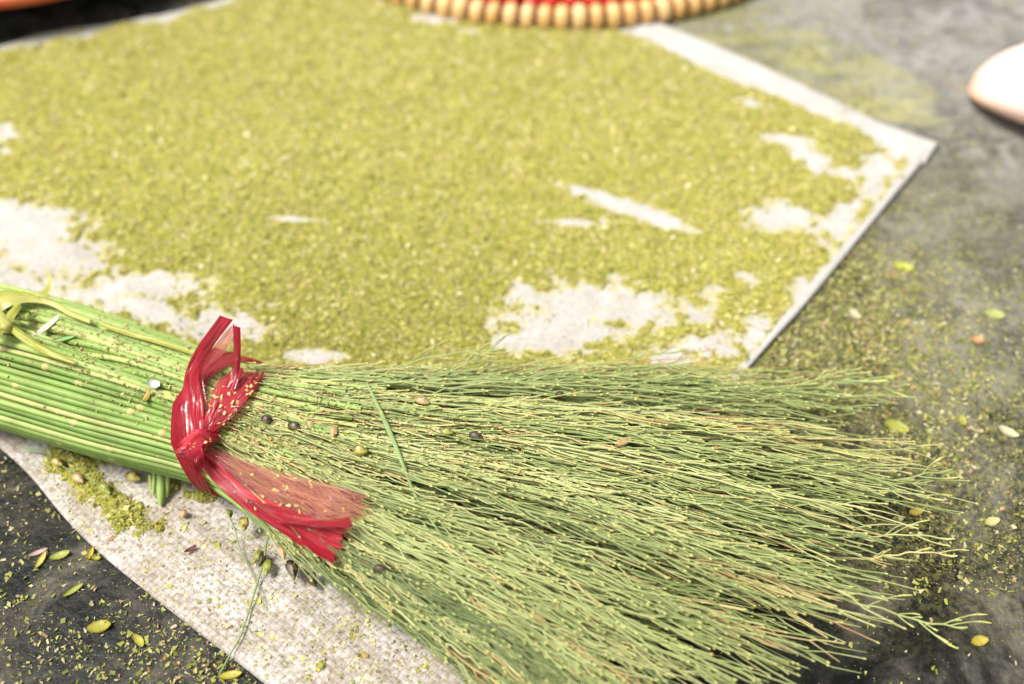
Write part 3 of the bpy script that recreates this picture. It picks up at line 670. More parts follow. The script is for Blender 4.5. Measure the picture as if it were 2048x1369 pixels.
def ribbon(Lr, Rr, nl=70, nc=22, pleat=.0005, curl=.0, ragged=0.0, seed=1):
    Lr = smooth_path(Lr, nl); Rr = smooth_path(Rr, nl); r = np.random.default_rng(seed)
    c = np.linspace(0, 1, nc)
    ph = r.uniform(0, 6.28, 6); fq = r.integers(2, 9, 6)
    off_ = sum(np.sin(2 * np.pi * fq[k] * c + ph[k]) / (1 + .3 * k) for k in range(6)) / 2.5
    i = np.arange(nl) / (nl - 1)
    Pm = Lr[:, None] * (1 - c)[None, :, None] + Rr[:, None] * c[None, :, None]
    t = np.gradient(Pm, axis=0); sdw = (Rr - Lr)[:, None]
    nrm = np.cross(t, np.broadcast_to(sdw, t.shape)); nrm /= np.linalg.norm(nrm, axis=2, keepdims=True) + 1e-12
    nrm *= np.where(nrm[..., 2:3] < 0, -1, 1)
    am = pleat * (1 + .5 * np.sin(i * 9 + ph[0]))[:, None] * (1 + .6 * np.sin(i[:, None] * 14 + 9 * c[None] + ph[3]))
    cross = .35 * np.sin(i[:, None] * 21 + ph[1] + c[None] * 5) * np.sin(c[None] * np.pi)
    Pm = Pm + nrm * ((off_[None] + cross) * am + curl * (1 - (2 * c - 1) ** 2)[None])[..., None]
    if ragged:
        ext = np.convolve(r.normal(0, ragged * 1.3, nc + 4), np.ones(5) / 5, 'valid')[:nc] * 1.5; ext += ragged * 1.0 * np.sin(c * 11 + ph[2])
        wgt = np.clip((i - .85) / .15, 0, 1)[:, None, None]; dirn = t[-1] / np.linalg.norm(t[-1], axis=1, keepdims=True)
        Pm = Pm + wgt * (ext[:, None] * dirn)[None]
    q = (np.arange(nl - 1)[:, None] * nc + np.arange(nc - 1)[None]).ravel(); Q = np.stack([q, q + 1, q + nc + 1, q + nc], 1)
    uv = np.stack([np.repeat(i, nc), np.tile(c, nl)], 1)
    return Pm.reshape(-1, 3), Q, uv
# parent part for the whole tie: the band round the bundle
def surf(s, th, k=1.05, lift=.0012):
    u = -np.cos(th); v = np.sin(th)
    p = BP(s, u * k, v * k); p[..., 2] = np.maximum(p[..., 2], .0035 ); return p
th = np.linspace(-.5 * math.pi + .02, 1.5 * math.pi - .02, 120)       # theta 0 far side, pi/2 top, pi near side
def band(sfun, wfun, k, seed, mat, name, parent):
    sc_ = sfun(th); wd = wfun(th)
    Lp = surf(sc_ - wd / 2, th, k); Rp = surf(sc_ + wd / 2, th, k)
    V, Q, uv = ribbon(Lp, Rp, 160, 26, .00035, .0, seed=seed)
    me = mesh(name, V - bl, Q=Q); add_uv(me, uv * np.array([8, 1])); 
    return link(name, me, mat, parent)
pi = math.pi
b1 = band(lambda t: np.interp(t, [-pi / 2, 0, .25 * pi, .5 * pi, .62 * pi, .8 * pi, pi, 1.5 * pi], [3.5, 3.62, 3.5, 3.26, 3.04, 3.0, 3.14, 3.3]),
          lambda t: np.interp(t, [-pi / 2, 0, .4 * pi, .62 * pi, .8 * pi, pi, 1.5 * pi], [.26, .26, .2, .13, .2, .25, .24]), 1.10, 5, RED, "tie_band", broom)
b1["label"] = "red plastic band wound tightly round the bundle"
b2 = band(lambda t: np.interp(t, [-pi / 2, 0, .25 * pi, .5 * pi, .62 * pi, .8 * pi, pi, 1.5 * pi], [3.7, 3.93, 3.72, 3.38, 3.06, 3.12, 3.38, 3.5]),
          lambda t: np.interp(t, [-pi / 2, 0, .4 * pi, .62 * pi, .8 * pi, pi, 1.5 * pi], [.3, .30, .24, .12, .2, .25, .3]), 1.10, 9, REDM, "tie_band", broom)
def rib(name, L_, R_, mat, seed, pleat=.0005, ragged=0., curl=0., nl=70, nc=24, fixed=False, parent=None, lift=.0022):
    f = (lambda q: P(q[0], q[1], max(q[2], smoothhit(q[0], q[1], .0012)[2] * 1000))) if fixed else (lambda q: smoothhit(q[0], q[1], q[2] / 1000 if len(q) > 2 else lift))
    V, Q, uv = ribbon([f(q) for q in L_], [f(q) for q in R_], nl, nc, pleat, curl, ragged, seed)
    me = mesh(name, V - bl, Q=Q); add_uv(me, uv)
    return link(name, me, mat, parent or broom)
kz = smoothhit(395, 885, 0)[2] * 1000
rib("tie_loop", [(372, 878, kz + 3), (366, 810, kz + 6), (370, 750, kz + 11), (392, 700, kz + 17), (440, 631, kz + 25)], [(408, 872, kz + 5), (408, 810, kz + 7), (399, 750, kz + 12), (420, 703, kz + 17), (467, 640, kz + 25)], RED, 3, .0006, fixed=True, curl=.0012)
rib("tie_loop", [(398, 862, kz + 4), (400, 800, kz + 7), (398, 732, kz + 12), (425, 695, kz + 17), (462, 652, kz + 23)], [(413, 860, kz + 4), (413, 800, kz + 7), (408, 744, kz + 12), (446, 708, kz + 17), (476, 660, kz + 23)], REDT, 4, .0004, fixed=True)
rib("tie_loop", [(466, 648, kz + 24), (467, 700, kz + 17), (464, 742, kz + 11), (440, 795, kz + 6), (405, 850, kz + 3)], [(481, 655, kz + 24), (482, 700, kz + 17), (479, 748, kz + 11), (462, 800, kz + 6), (425, 862, kz + 3)], RED, 6, .0004, fixed=True, curl=.0008)
rib("tie_band", [(398, 872, 3.5), (416, 818, 3.5), (432, 768, 3.2), (466, 741, 2.6)], [(416, 874, 3.5), (454, 842, 3.2), (494, 798, 3), (533, 747, 2.6)], REDM, 41, .0009, nl=60, nc=36)
t1_ = rib("tie_tail", [(404, 888, 3.5), (450, 905, 4), (520, 932, 3.5), (600, 953, 3.5), (680, 974, 4), (733, 989, 4.5)], [(398, 905, 3.5), (432, 945, 3.5), (486, 1000, 3), (550, 1035, 3), (630, 1052, 3), (722, 1030, 3.5)], REDT, 12, .00075, .0007, nl=110, nc=46)
t1_["label"] = "thin translucent pink end of the red plastic tie, crinkled"
t2_ = rib("tie_tail", [(398, 898, 5), (440, 930, 4.2), (500, 985, 3.8), (575, 1018, 3.5), (640, 1040, 3.5), (697, 1052, 3.5)], [(384, 905, 4.5), (425, 960, 4), (488, 1014, 3.5), (560, 1062, 3), (610, 1096, 3), (665, 1127, 3)], REDM, 15, .0009, .0007, nl=110, nc=46)
t3_ = rib("tie_tail", [(396, 902, 6), (438, 948, 5.5), (500, 1004, 5), (560, 1045, 4.5), (620, 1085, 4), (672, 1108, 4)], [(384, 905, 5.5), (425, 960, 5), (488, 1014, 4.5), (560, 1062, 4), (610, 1096, 4), (665, 1127, 4)], RED, 19, .0005, .0004, nl=110, nc=24)
t4_ = rib("tie_tail", [(700, 1036, 6), (640, 1046, 5.5), (560, 1034, 5)], [(705, 1050, 6), (645, 1056, 5.5), (560, 1044, 5)], REDM, 22, .0008, .001, nl=40, nc=14); t4_["label"] = "rolled edge of the torn red tie end"
# knot: folded wraps of film round a tight core
def knot_core():
    n1, n2 = 36, 30; V = []
    c0 = P(396, 884, kz + 3.5)
    for i in range(n1):
        a = i / (n1 - 1) * pi
        for j in range(n2):
            b = j / n2 * 2 * pi
            r = 1 + .10 * math.sin(5 * b + 2 * a) + .06 * math.sin(11 * b + 1) + .08 * math.sin(3 * a + 2 * b)
            x, y, z = -math.cos(a), math.sin(a) * math.cos(b), math.sin(a) * math.sin(b)
            V.append(c0 + np.array([(x * .0056 + y * .0014) * r, (y * .0046 + x * .0022) * r, z * .0036 * r]))
    q = [(i * n2 + j, i * n2 + (j + 1) % n2, (i + 1) * n2 + (j + 1) % n2, (i + 1) * n2 + j) for i in range(n1 - 1) for j in range(n2)]
    me = mesh("tie_knot", np.array(V) - bl, Q=np.array(q)); add_uv(me, np.array([(i / n1, j / n2) for i in range(n1) for j in range(n2)])); return me
link("tie_knot", knot_core(), RED, broom)
rib("tie_knot", [(428, 866, kz + 5), (405, 862, kz + 8), (380, 882, kz + 9), (372, 905, kz + 6)], [(434, 884, kz + 5), (414, 884, kz + 9), (396, 900, kz + 9), (390, 915, kz + 5)], RED, 31, .0004, curl=.001, fixed=True, nl=30)
rib("tie_knot", [(372, 890, kz + 4), (370, 905, kz + 7), (384, 925, kz + 5), (392, 950, kz - 1)], [(400, 880, kz + 8), (405, 898, kz + 9), (408, 918, kz + 6), (402, 950, kz - 1)], RED, 33, .0005, curl=.001, fixed=True, nl=30)
# second tie, of split leaf, at the left end of the handle
def strip(pts, wpx, mat, name, label=None, seed=1, pleat=.0003, nc=9):
    pts = [np.array(q, float) for q in pts]; L_, R_ = [], []
    for i, q in enumerate(pts):
        a = pts[max(i - 1, 0)][:2]; b = pts[min(i + 1, len(pts) - 1)][:2]; t = (b - a) / np.linalg.norm(b - a); n_ = np.array([-t[1], t[0]]) * (wpx[i] if hasattr(wpx, '__len__') else wpx) / 2
        L_.append((q[0] - n_[0], q[1] - n_[1], q[2])); R_.append((q[0] + n_[0], q[1] + n_[1], q[2]))
    o = rib(name, L_, R_, mat, seed, pleat, curl=.0011, nl=50, nc=nc)
    if label: o["label"] = label
    return o
strip([(-40, 640, 3), (-5, 612, 5), (22, 600, 5), (60, 598, 4), (100, 606, 3.5), (140, 628, 2.5), (180, 645, 2)], [34, 30, 24, 15, 11, 9, 6], LEAFB, "leaf_tie", "yellow-green split leaf tie knotted round the left end of the handle", 2)
strip([(-40, 610, 5), (0, 592, 5), (40, 590, 5), (80, 600, 4)], [18, 18, 13, 7], LEAFB, "leaf_tie", None, 3)
strip([(40, 610, 6), (22, 632, 7), (5, 655, 6), (-30, 680, 5)], [11, 17, 20, 24], LEAFB, "leaf_tie", None, 4)
strip([(14, 648, 5), (38, 668, 4.5), (70, 690, 4), (105, 708, 3.2), (150, 726, 2.5)], [12, 17, 17, 15, 7], LEAFB, "leaf_tie", None, 5)
strip([(-30, 655, 6), (0, 640, 7), (10, 652, 7), (14, 664, 5)], [30, 34, 26, 12], LEAFB, "leaf_tie", None, 6)
strip([(200, 650, 2), (260, 668, 2), (330, 688, 2), (400, 712, 1.5)], [6, 8, 8, 6], LEAFB, "leaf_tie", None, 7)
V, Q, uv = ribbon([P(60, 592, 34), P(84, 580, 36), P(95, 566, 38), P(99, 548, 40)], [P(80, 602, 33), P(96, 590, 35), P(103, 570, 38), P(101, 548, 40)], 30, 7, .0001)
me = mesh("leaf_tie", V - bl, Q=Q); add_uv(me, uv); link("leaf_tie", me, LEAFB, broom)
BRN = plant("brown_stem", [(0, (.30, .12, .045)), (1, (.42, .18, .07))], .6, 300, src="obj")
q = smooth_path([P(-60, 560, 34), P(0, 583, 34), P(34, 594, 33)], 16); V, Q = tubes(q[None], np.array([[.0024] * 14 + [.0018, .0008]]), 8)
o = link("stalk", mesh("stalk", V - bl, Q=Q), BRN, broom); o["label"] = "rust-brown dry stalk at the far side of the handle"

# loose crumbs caught on the broom
def drop(px, py, r=.0):
    p = hit(px, py); return p
nC = 5200; pts = []
pxs = np.concatenate([rng.uniform(0, 420, 1500), rng.normal(470, 60, 900), rng.uniform(420, 1050, 2200), rng.uniform(900, 1600, 600)]); 
for x in pxs:
    if x < 420: y = np.interp(x, [0, 420], [620, 800]) + rng.normal(0, 1) * np.interp(x, [0, 420], [45, 75])
    elif x < 1050: y = np.interp(x, [420, 1050], [830, 900]) + rng.normal(0, 60)
    else: y = rng.uniform(760, 1250)
    d = ray([x], [y])[0]; h_ = tree.ray_cast(Vector(CAM), Vector(d / np.linalg.norm(d)))
    if h_[0] is not None and h_[0].z > .006: pts.append(h_[0])
pts = np.array(pts); V, T = flakes(pts[:, 0], pts[:, 1], pts[:, 2] + .0002, .0005 + .0013 * rng.uniform(0, 1, len(pts)) ** 2.2, .5)
props(link("husk_crumbs", mesh("husk_crumbs", V, T=T), CHAFF, smooth=False), "fine brown and yellow husk crumbs caught on top of the broom and its red tie", "husk crumbs", kind="stuff")
# on the red film itself
cr = [(x, y) for x, y in zip(rng.uniform(415, 520, 85), rng.uniform(750, 850, 85)) if abs((x - 470) * .75 + (y - 795)) < 38] + list(zip(rng.uniform(380, 420, 9), rng.uniform(872, 900, 9))) + list(zip(rng.uniform(450, 700, 45), rng.uniform(935, 1030, 45)))
deps = bpy.context.evaluated_depsgraph_get
rv, rf, o2 = [], [], 0
for o in broom.children:
    if o.name.startswith("tie_"):
        vv2 = np.empty(len(o.data.vertices) * 3, np.float32); o.data.vertices.foreach_get("co", vv2); vv2 = vv2.reshape(-1, 3) + bl
        rv += vv2.tolist(); rf += [[a + o2 for a in p.vertices] for p in o.data.polygons]; o2 += len(vv2)
rt = BVHTree.FromPolygons(rv, rf); pts = []
for x, y in cr:
    d = ray([x], [y])[0]; h_ = rt.ray_cast(Vector(CAM), Vector(d / np.linalg.norm(d)))
    if h_[0] is not None: pts.append(h_[0] + h_[1] * (.0003 if h_[1].z > 0 else -.0003))
pts = np.array(pts); V, T = flakes(pts[:, 0], pts[:, 1], pts[:, 2], .0007 + .0012 * rng.uniform(0, 1, len(pts)), .2)
CR2 = plant("tan_crumb", [(0, (.45, .36, .10)), (.6, (.62, .50, .22)), (1, (.60, .33, .12))], .6, 600, src="island")
props(link("husk_crumbs", mesh("husk_crumbs", V, T=T), CR2, smooth=False), "tan seed husk crumbs sticking to the red plastic tie", "husk crumbs", kind="stuff")

# ------------------------------------------------------------------ seed pods
def podmat(name, a, b, c):
    s = M(name, .4, .5); n1 = s.noise(260, 3, .6); cx = s.ramp(n1, [(.38, a), (.52, b), (.66, c)]); s.col(cx); s.bump(s.noise(900), .3, .0004); return s.m
POD = [podmat("pod_yellow", (.10, .06, .02), (.42, .36, .06), (.55, .48, .12)), podmat("pod_dark", (.015, .010, .008), (.09, .06, .02), (.30, .28, .06)), podmat("pod_green", (.12, .11, .02), (.30, .34, .05), (.42, .42, .09)), podmat("pod_tan", (.30, .18, .08), (.46, .32, .14), (.55, .42, .2))]
def pod_mesh(L_, W_, point=1.0, ridges=5, seed=0):
    r = np.random.default_rng(seed); n1, n2 = 15, 20; V = []
    for i in range(n1):
        t = i / (n1 - 1); prof = math.sin(pi * t ** (.8 if point > .5 else 1)) ** (.75) * (1 - .25 * point * t)
        for j in range(n2):
            a = j / n2 * 2 * pi; rr = W_ / 2 * prof * (1 + .10 * math.cos(ridges * a)) * (1 + r.normal(0, .01)) + (.00025 if i else .0001)
            V.append(((t - .5) * L_, rr * math.cos(a), rr * math.sin(a) * .85))
    V = np.array(V); V[:, 1] += .06 * L_ * (1 - (2 * V[:, 0] / L_) ** 2)
    Q = np.array([(i * n2 + j, i * n2 + (j + 1) % n2, (i + 1) * n2 + (j + 1) % n2, (i + 1) * n2 + j) for i in range(n1 - 1) for j in range(n2)])
    T = [(0, (j + 1) % n2, j) for j in range(1, n2 - 1)] 
    return mesh("seed_pod", V, Q=Q)
def place_pod(px, py, ang, L_, W_, mat, label, zmm=None, point=1., parent=None, group="seed pods lying on the broom", seed=1, tilt=0):
    L_, W_ = L_ * .88, W_ * .84
    if zmm is None: p = smoothhit(px, py, W_ * .2)
    else: p = P(px, py, zmm)
    q = P(px + 20 * math.cos(math.radians(ang)), py + 20 * math.sin(math.radians(ang)), p[2] * 1000); a = math.atan2(q[1] - p[1], q[0] - p[0])
    o = link("seed_pod", pod_mesh(L_, W_, point, 5, seed), POD[mat]); o.rotation_euler = (rng.uniform(0, .6), tilt, a)
    if parent: o.parent = parent; o.location = (p - np.array(parent.location)).tolist()
    else:
        o.location = p.tolist(); props(o, label, "seed pod", group)
    return o
place_pod(720, 901, 8, .0058, .0043, 0, "plump yellow seed pod with a dark end on the broom above the red tail's tip", point=.2, seed=1)
place_pod(532, 840, 30, .0044, .0034, 1, "dark round seed pod just right of the red band on the broom", point=.2, seed=2)
place_pod(588, 853, 18, .0052, .0030, 1, "small brown and black seed pod, second to the right of the red band", point=.4, seed=3)
place_pod(666, 864, 95, .0056, .0026, 3, "slim upright brown pod standing among the twigs left of the thin green blade", point=.8, seed=4)
place_pod(843, 803, 15, .0062, .0032, 3, "flat orange-tan pod near the broom's upper edge, right of the thin green blade", point=.4, seed=5)
place_pod(893, 865, 5, .0052, .0028, 2, "small green pod half hidden in twigs at the middle of the broom", point=.4, seed=6)
place_pod(952, 874, 20, .0060, .0030, 1, "dark olive pod lying right of the small green pod in mid broom", point=.6, seed=7)
place_pod(1248, 886, -20, .0072, .0026, 3, "pinkish brown long husk lying slanted on the broom's right half", point=.8, seed=8)
place_pod(1120, 791, 8, .0040, .0022, 1, "tiny dark red-brown husk near the broom's upper edge", point=.3, seed=9)
place_pod(762, 1140, 10, .0060, .0026, 1, "black pointed husk on the bristles below the red tail", point=.9, seed=10)
G2 = "seed pods on the near side of the broom"
place_pod(487, 1048, 80, .0060, .0038, 0, "yellow-green ribbed pod hanging under the bristles below the red band", zmm=9, point=.6, group=G2, seed=11)
place_pod(563, 1105, 70, .0062, .0032, 3, "orange-tan pod against the bristles above the blackened pod", zmm=9, point=.8, group=G2, seed=12)
place_pod(582, 1140, 72, .0085, .0046, 1, "blackened open pod with a pointed tip below the tan pod", zmm=8, point=1.2, group=G2, seed=13)
place_pod(622, 1160, 55, .0066, .0044, 1, "dark brown pod farthest right of those beside the lower bristles", zmm=6, point=.9, group=G2, seed=14)
place_pod(458, 1028, 70, .0040, .0022, 2, "small pale green pod nearest the red band under the bristles", zmm=8, point=.5, group=G2, seed=15)
G3 = "seed pods on the mat below the handle"
place_pod(113, 925, 25, .0064, .0034, 0, "yellow pod on the mat, leftmost of those below the handle", zmm=5, point=.6, group=G3, seed=16)
place_pod(156, 958, 35, .0064, .0036, 3, "tan pod with a dark tip, second from the left below the handle", zmm=4.5, point=.8, group=G3, seed=17)
place_pod(207, 978, 38, .0080, .0036, 2, "long olive pod in the leaf clump below the handle", zmm=4.5, point=.9, group=G3, seed=18)
place_pod(265, 955, 12, .0070, .0042, 0, "bright yellow pod on the mat left of the cut green stubs", zmm=4.5, point=.5, group=G3, seed=19)
place_pod(367, 1028, 95, .0034, .0024, 3, "rusty brown pod standing upright on the mat below the cut stubs", zmm=4, point=.3, group=G3, seed=20)

# thin sprig with pods hanging below the broom
sprig = empty("grass_sprig", P(500, 1190, 2.5), "thin green sprig with three small pods trailing over the mat edge onto the floor", "sprig")
SPR = plant("sprig_green", [(0, (.20, .30, .10)), (1, (.30, .40, .15))], .5, 500, src="obj")
def stem(pts, r, parent, name="stem"):
    q = smooth_path([P(*a) for a in pts], 24); V, Q = tubes(q[None], np.linspace(1, .6, 24)[None] * r, 6)
    return link(name, mesh(name, V - np.array(parent.location), Q=Q), SPR, parent)
stem([(545, 1060, 12), (533, 1085, 9), (528, 1120, 6), (515, 1165, 4.2), (500, 1215, 3.8), (482, 1270, 3.6), (460, 1310, 3.2), (438, 1350, 1.2)], .00042, sprig)
stem([(452, 1018, 11), (470, 1060, 6), (480, 1100, 4.2), (500, 1140, 4), (514, 1170, 4)], .00028, sprig)
stem([(515, 1170, 4), (525, 1200, 3.8), (528, 1220, 3.6)], .0002, sprig)
place_pod(514, 1114, 118, .0060, .0030, 2, None, zmm=5, point=.9, parent=sprig, seed=21)
place_pod(533, 1135, 92, .0066, .0034, 2, None, zmm=5.2, point=1., parent=sprig, seed=22)
place_pod(522, 1118, 105, .0066, .0024, 1, None, zmm=6, point=1., parent=sprig, seed=23)
s2 = empty("grass_sprig", P(130, 925, 3), "fine green tendril with no pods lying along the mat below the handle", "sprig")
stem([(40, 895, 5), (90, 905, 5), (110, 925, 4.5), (160, 950, 4), (210, 975, 3.6)], .0003, s2)

# thin blade lying across the bristles
q = [smoothhit(x, y, .0012) for x, y in ((735, 768), (750, 800), (775, 855), (800, 915), (830, 990), (865, 1045), (885, 1075))]
q = smooth_path(q, 40); t = np.gradient(q, axis=0); t /= np.linalg.norm(t, axis=1, keepdims=True); sd3 = np.cross(t, [0, 0, 1.]); wd = (np.interp(np.arange(40), [0, 12, 30, 39], [.0003, .0007, .0004, .0001]))[:, None]
Vb = np.stack([q - sd3 * wd, q + np.array([0, 0, .0003]), q + sd3 * wd], 1).reshape(-1, 3); a = np.arange(39)[:, None] * 3
Qb = np.concatenate([a + np.array([[0, 1, 4, 3]]), a + np.array([[1, 2, 5, 4]])])
props(link("stray_grass", mesh("stray_grass", Vb, Q=Qb), SPR), "single thin green blade lying slantwise across the bristles", "grass")

# chips on the handle
def chip(px, py, ang, L_, W_, colr, name, label, cat, seed=0, zmm=None, group=None, th_=.0004, curl=.0006):
    r = np.random.default_rng(seed); p = smoothhit(px, py, .0006) if zmm is None else P(px, py, zmm)
    q2 = P(px + 20 * math.cos(math.radians(ang)), py + 20 * math.sin(math.radians(ang)), p[2] * 1000); a = math.atan2(q2[1] - p[1], q2[0] - p[0])
    n1, n2 = 14, 7; top = []
    for i in range(n1):
        t = i / (n1 - 1); wv = W_ / 2 * (math.sin(pi * (t * .94 + .03)) ** (.35 if cat == "chip" else .7)) * (1 + r.normal(0, .03))
        for j in range(n2):
            s = j / (n2 - 1) * 2 - 1
            top.append(((t - .5) * L_, s * wv + .05 * L_ * math.sin(t * 3), curl * (1 - s * s) * (1 if cat == "chip" else -.6) + curl * 1.5 * (2 * t - 1) ** 2 + th_))
    V = np.array(top); Vb = V.copy(); Vb[:, 2] -= th_; nn = n1 * n2
    Q = [(i * n2 + j, (i + 1) * n2 + j, (i + 1) * n2 + j + 1, i * n2 + j + 1) for i in range(n1 - 1) for j in range(n2 - 1)]
    Q += [tuple(nn + v for v in reversed(q)) for q in Q]
    rim = [i * n2 for i in range(n1)] + [(n1 - 1) * n2 + j for j in range(1, n2)] + [i * n2 + n2 - 1 for i in range(n1 - 2, -1, -1)] + [j for j in range(n2 - 2, 0, -1)]
    Q += [(rim[k], rim[(k + 1) % len(rim)], rim[(k + 1) % len(rim)] + nn, rim[k] + nn) for k in range(len(rim))]
    s_ = M(name + "_col", .5, .4); nz_ = s_.noise(350, 3); k_ = .82 if cat == "leaflet" else 1.0
    s_.col(s_.mix(s_.ramp(s_.noise(230, 4, .7), [(.54, 0.), (.64, .75)]), s_.mix(nz_, tuple(c * .55 * k_ for c in colr), tuple(min(1, c * 1.15 * k_) for c in colr)), (colr[0] * .45, colr[1] * .33, colr[2] * .6))); s_.bump(nz_, .3, .0004)
    o = link(name, mesh(name, np.concatenate([V, Vb]), Q=np.array(Q)), s_.m); o.location = p.tolist(); o.rotation_euler = (r.uniform(-.15, .15), r.uniform(-.08, .08), a)
    return props(o, label, cat, group)
chip(95, 657, -36, .0112, .0021, (.68, .66, .50), "straw_chip", "pale cream straw chip lying slantwise on the handle stalks", "chip")
chip(295, 796, -62, .0052, .0016, (.52, .34, .07), "straw_chip", "small orange-brown husk chip on the handle stalks left of the red tie", "chip", 2)
chip(309, 771, 25, .0050, .0032, (.62, .68, .58), "plant_fluff", "pale white-green flake of plant fluff on the stalks left of the red tie", "fluff", 3, curl=.001)
chip(125, 682, -12, .0100, .0016, (.22, .42, .12), "leaf_shred", "thin green leaf shred on the handle just below the cream chip", "leaf shred", 4)
LG = "single fallen leaflets on the dark floor"
for k, (x, y, a, L_, W_, c, lb) in enumerate([
    (199, 1256, -8, .0078, .0044, (.40, .36, .04), "broad oval olive leaflet on the dark floor above the lower left corner"),
    (277, 1283, 50, .0056, .0026, (.46, .42, .05), "tilted yellow leaflet right of the broad olive leaflet on dark floor"),
    (121, 1113, -15, .0066, .0030, (.40, .42, .08), "pale green pointed leaflet left of the mat edge at lower left"),
    (84, 1122, -55, .0064, .0022, (.44, .40, .08), "narrow yellow curled leaflet under the pinkish husk on the dark floor"),
    (78, 1107, -18, .0066, .0018, (.42, .30, .26), "thin pinkish husk, leftmost scrap on the dark floor"),
    (182, 1109, -68, .0050, .0020, (.46, .40, .04), "upright yellow leaflet touching the mat's near edge"),
    (193, 1118, 5, .0036, .0015, (.46, .42, .05), "small yellow scrap lying at the foot of the upright leaflet"),
    (148, 1183, -32, .0072, .0020, (.36, .40, .05), "slender olive leaflet alone on the dark floor between mat and left edge"),
    (461, 1353, -8, .0074, .0026, (.52, .46, .06), "yellow curled leaflet at the bottom beside the end of the thin sprig"),
    (382, 1100, -28, .0042, .0013, (.16, .045, .04), "dark red splinter on the pale mat below the red tie"),
    (2015, 866, 25, .0075, .0042, (.66, .62, .36), "cream oval leaflet on the floor near the right frame edge"),
    (1983, 1046, -20, .0060, .0034, (.62, .54, .22), "yellowish cream leaflet on the floor below the cream oval one"),
    (1988, 631, 15, .0080, .0050, (.42, .46, .14), "blurred green leaflet on the floor at upper right of the bristles"),
    (1708, 630, 40, .0062, .0042, (.66, .62, .36), "cream leaflet on the floor just right of the mat's right edge"),
    (1806, 536, 15, .0084, .0048, (.52, .54, .08), "bright yellow-green leaflet on the floor right of the mat corner"),
    (1953, 682, 0, .0056, .0044, (.55, .34, .14), "small orange leaflet on the floor right of the cream one"),
    (1792, 855, 20, .0090, .0048, (.48, .50, .08), "yellow-green leaflet just beyond the upper bristle tips"),
    (1923, 843, 70, .0050, .0030, (.44, .44, .08), "small olive leaflet on the floor left of the cream oval one"),
    (1832, 1026, -10, .0056, .0030, (.52, .40, .06), "mustard leaflet on the dark floor between two groups of bristle tips"),
    (1958, 1284, -10, .0056, .0034, (.50, .42, .05), "mustard leaflet on the dark floor right of the lowest bristle tips")]):
    onm = (x, y) in ((382, 1100),)
    chip(x, y, a, L_, W_, c, "fallen_leaflet" if 'husk' not in lb and 'splinter' not in lb else "husk_scrap", lb, "leaflet" if 'husk' not in lb and 'splinter' not in lb else "scrap", 40 + k, zmm=2.8 if onm else .4, group=LG if not onm else None)

# ------------------------------------------------------------------ coiled basket with red berries (far edge)
def circle3(a, b, c):
    ax, ay, bx, by, cx, cy = a[0], a[1], b[0], b[1], c[0], c[1]
    d = 2 * (ax * (by - cy) + bx * (cy - ay) + cx * (ay - by))
    ux = ((ax * ax + ay * ay) * (by - cy) + (bx * bx + by * by) * (cy - ay) + (cx * cx + cy * cy) * (ay - by)) / d
    uy = ((ax * ax + ay * ay) * (cx - bx) + (bx * bx + by * by) * (ax - cx) + (cx * cx + cy * cy) * (bx - ax)) / d
    return np.array([ux, uy]), math.hypot(ax - ux, ay - uy)
WICK = plant("pale_cane", [(0, (.72, .40, .13)), (.5, (.80, .48, .17)), (1, (.84, .55, .24))], .32, 200, src="obj", spec=.6)
CORE = M("dark_coil", .6, .3); CORE.col(CORE.mix(CORE.noise(200), (.05, .012, .008), (.12, .03, .015))); CORE = CORE.m
BERRY = M("red_berry", .18, .7); BERRY.col(BERRY.mix(BERRY.noise(300), (.45, .006, .006), (.68, .02, .015))); BERRY = BERRY.m
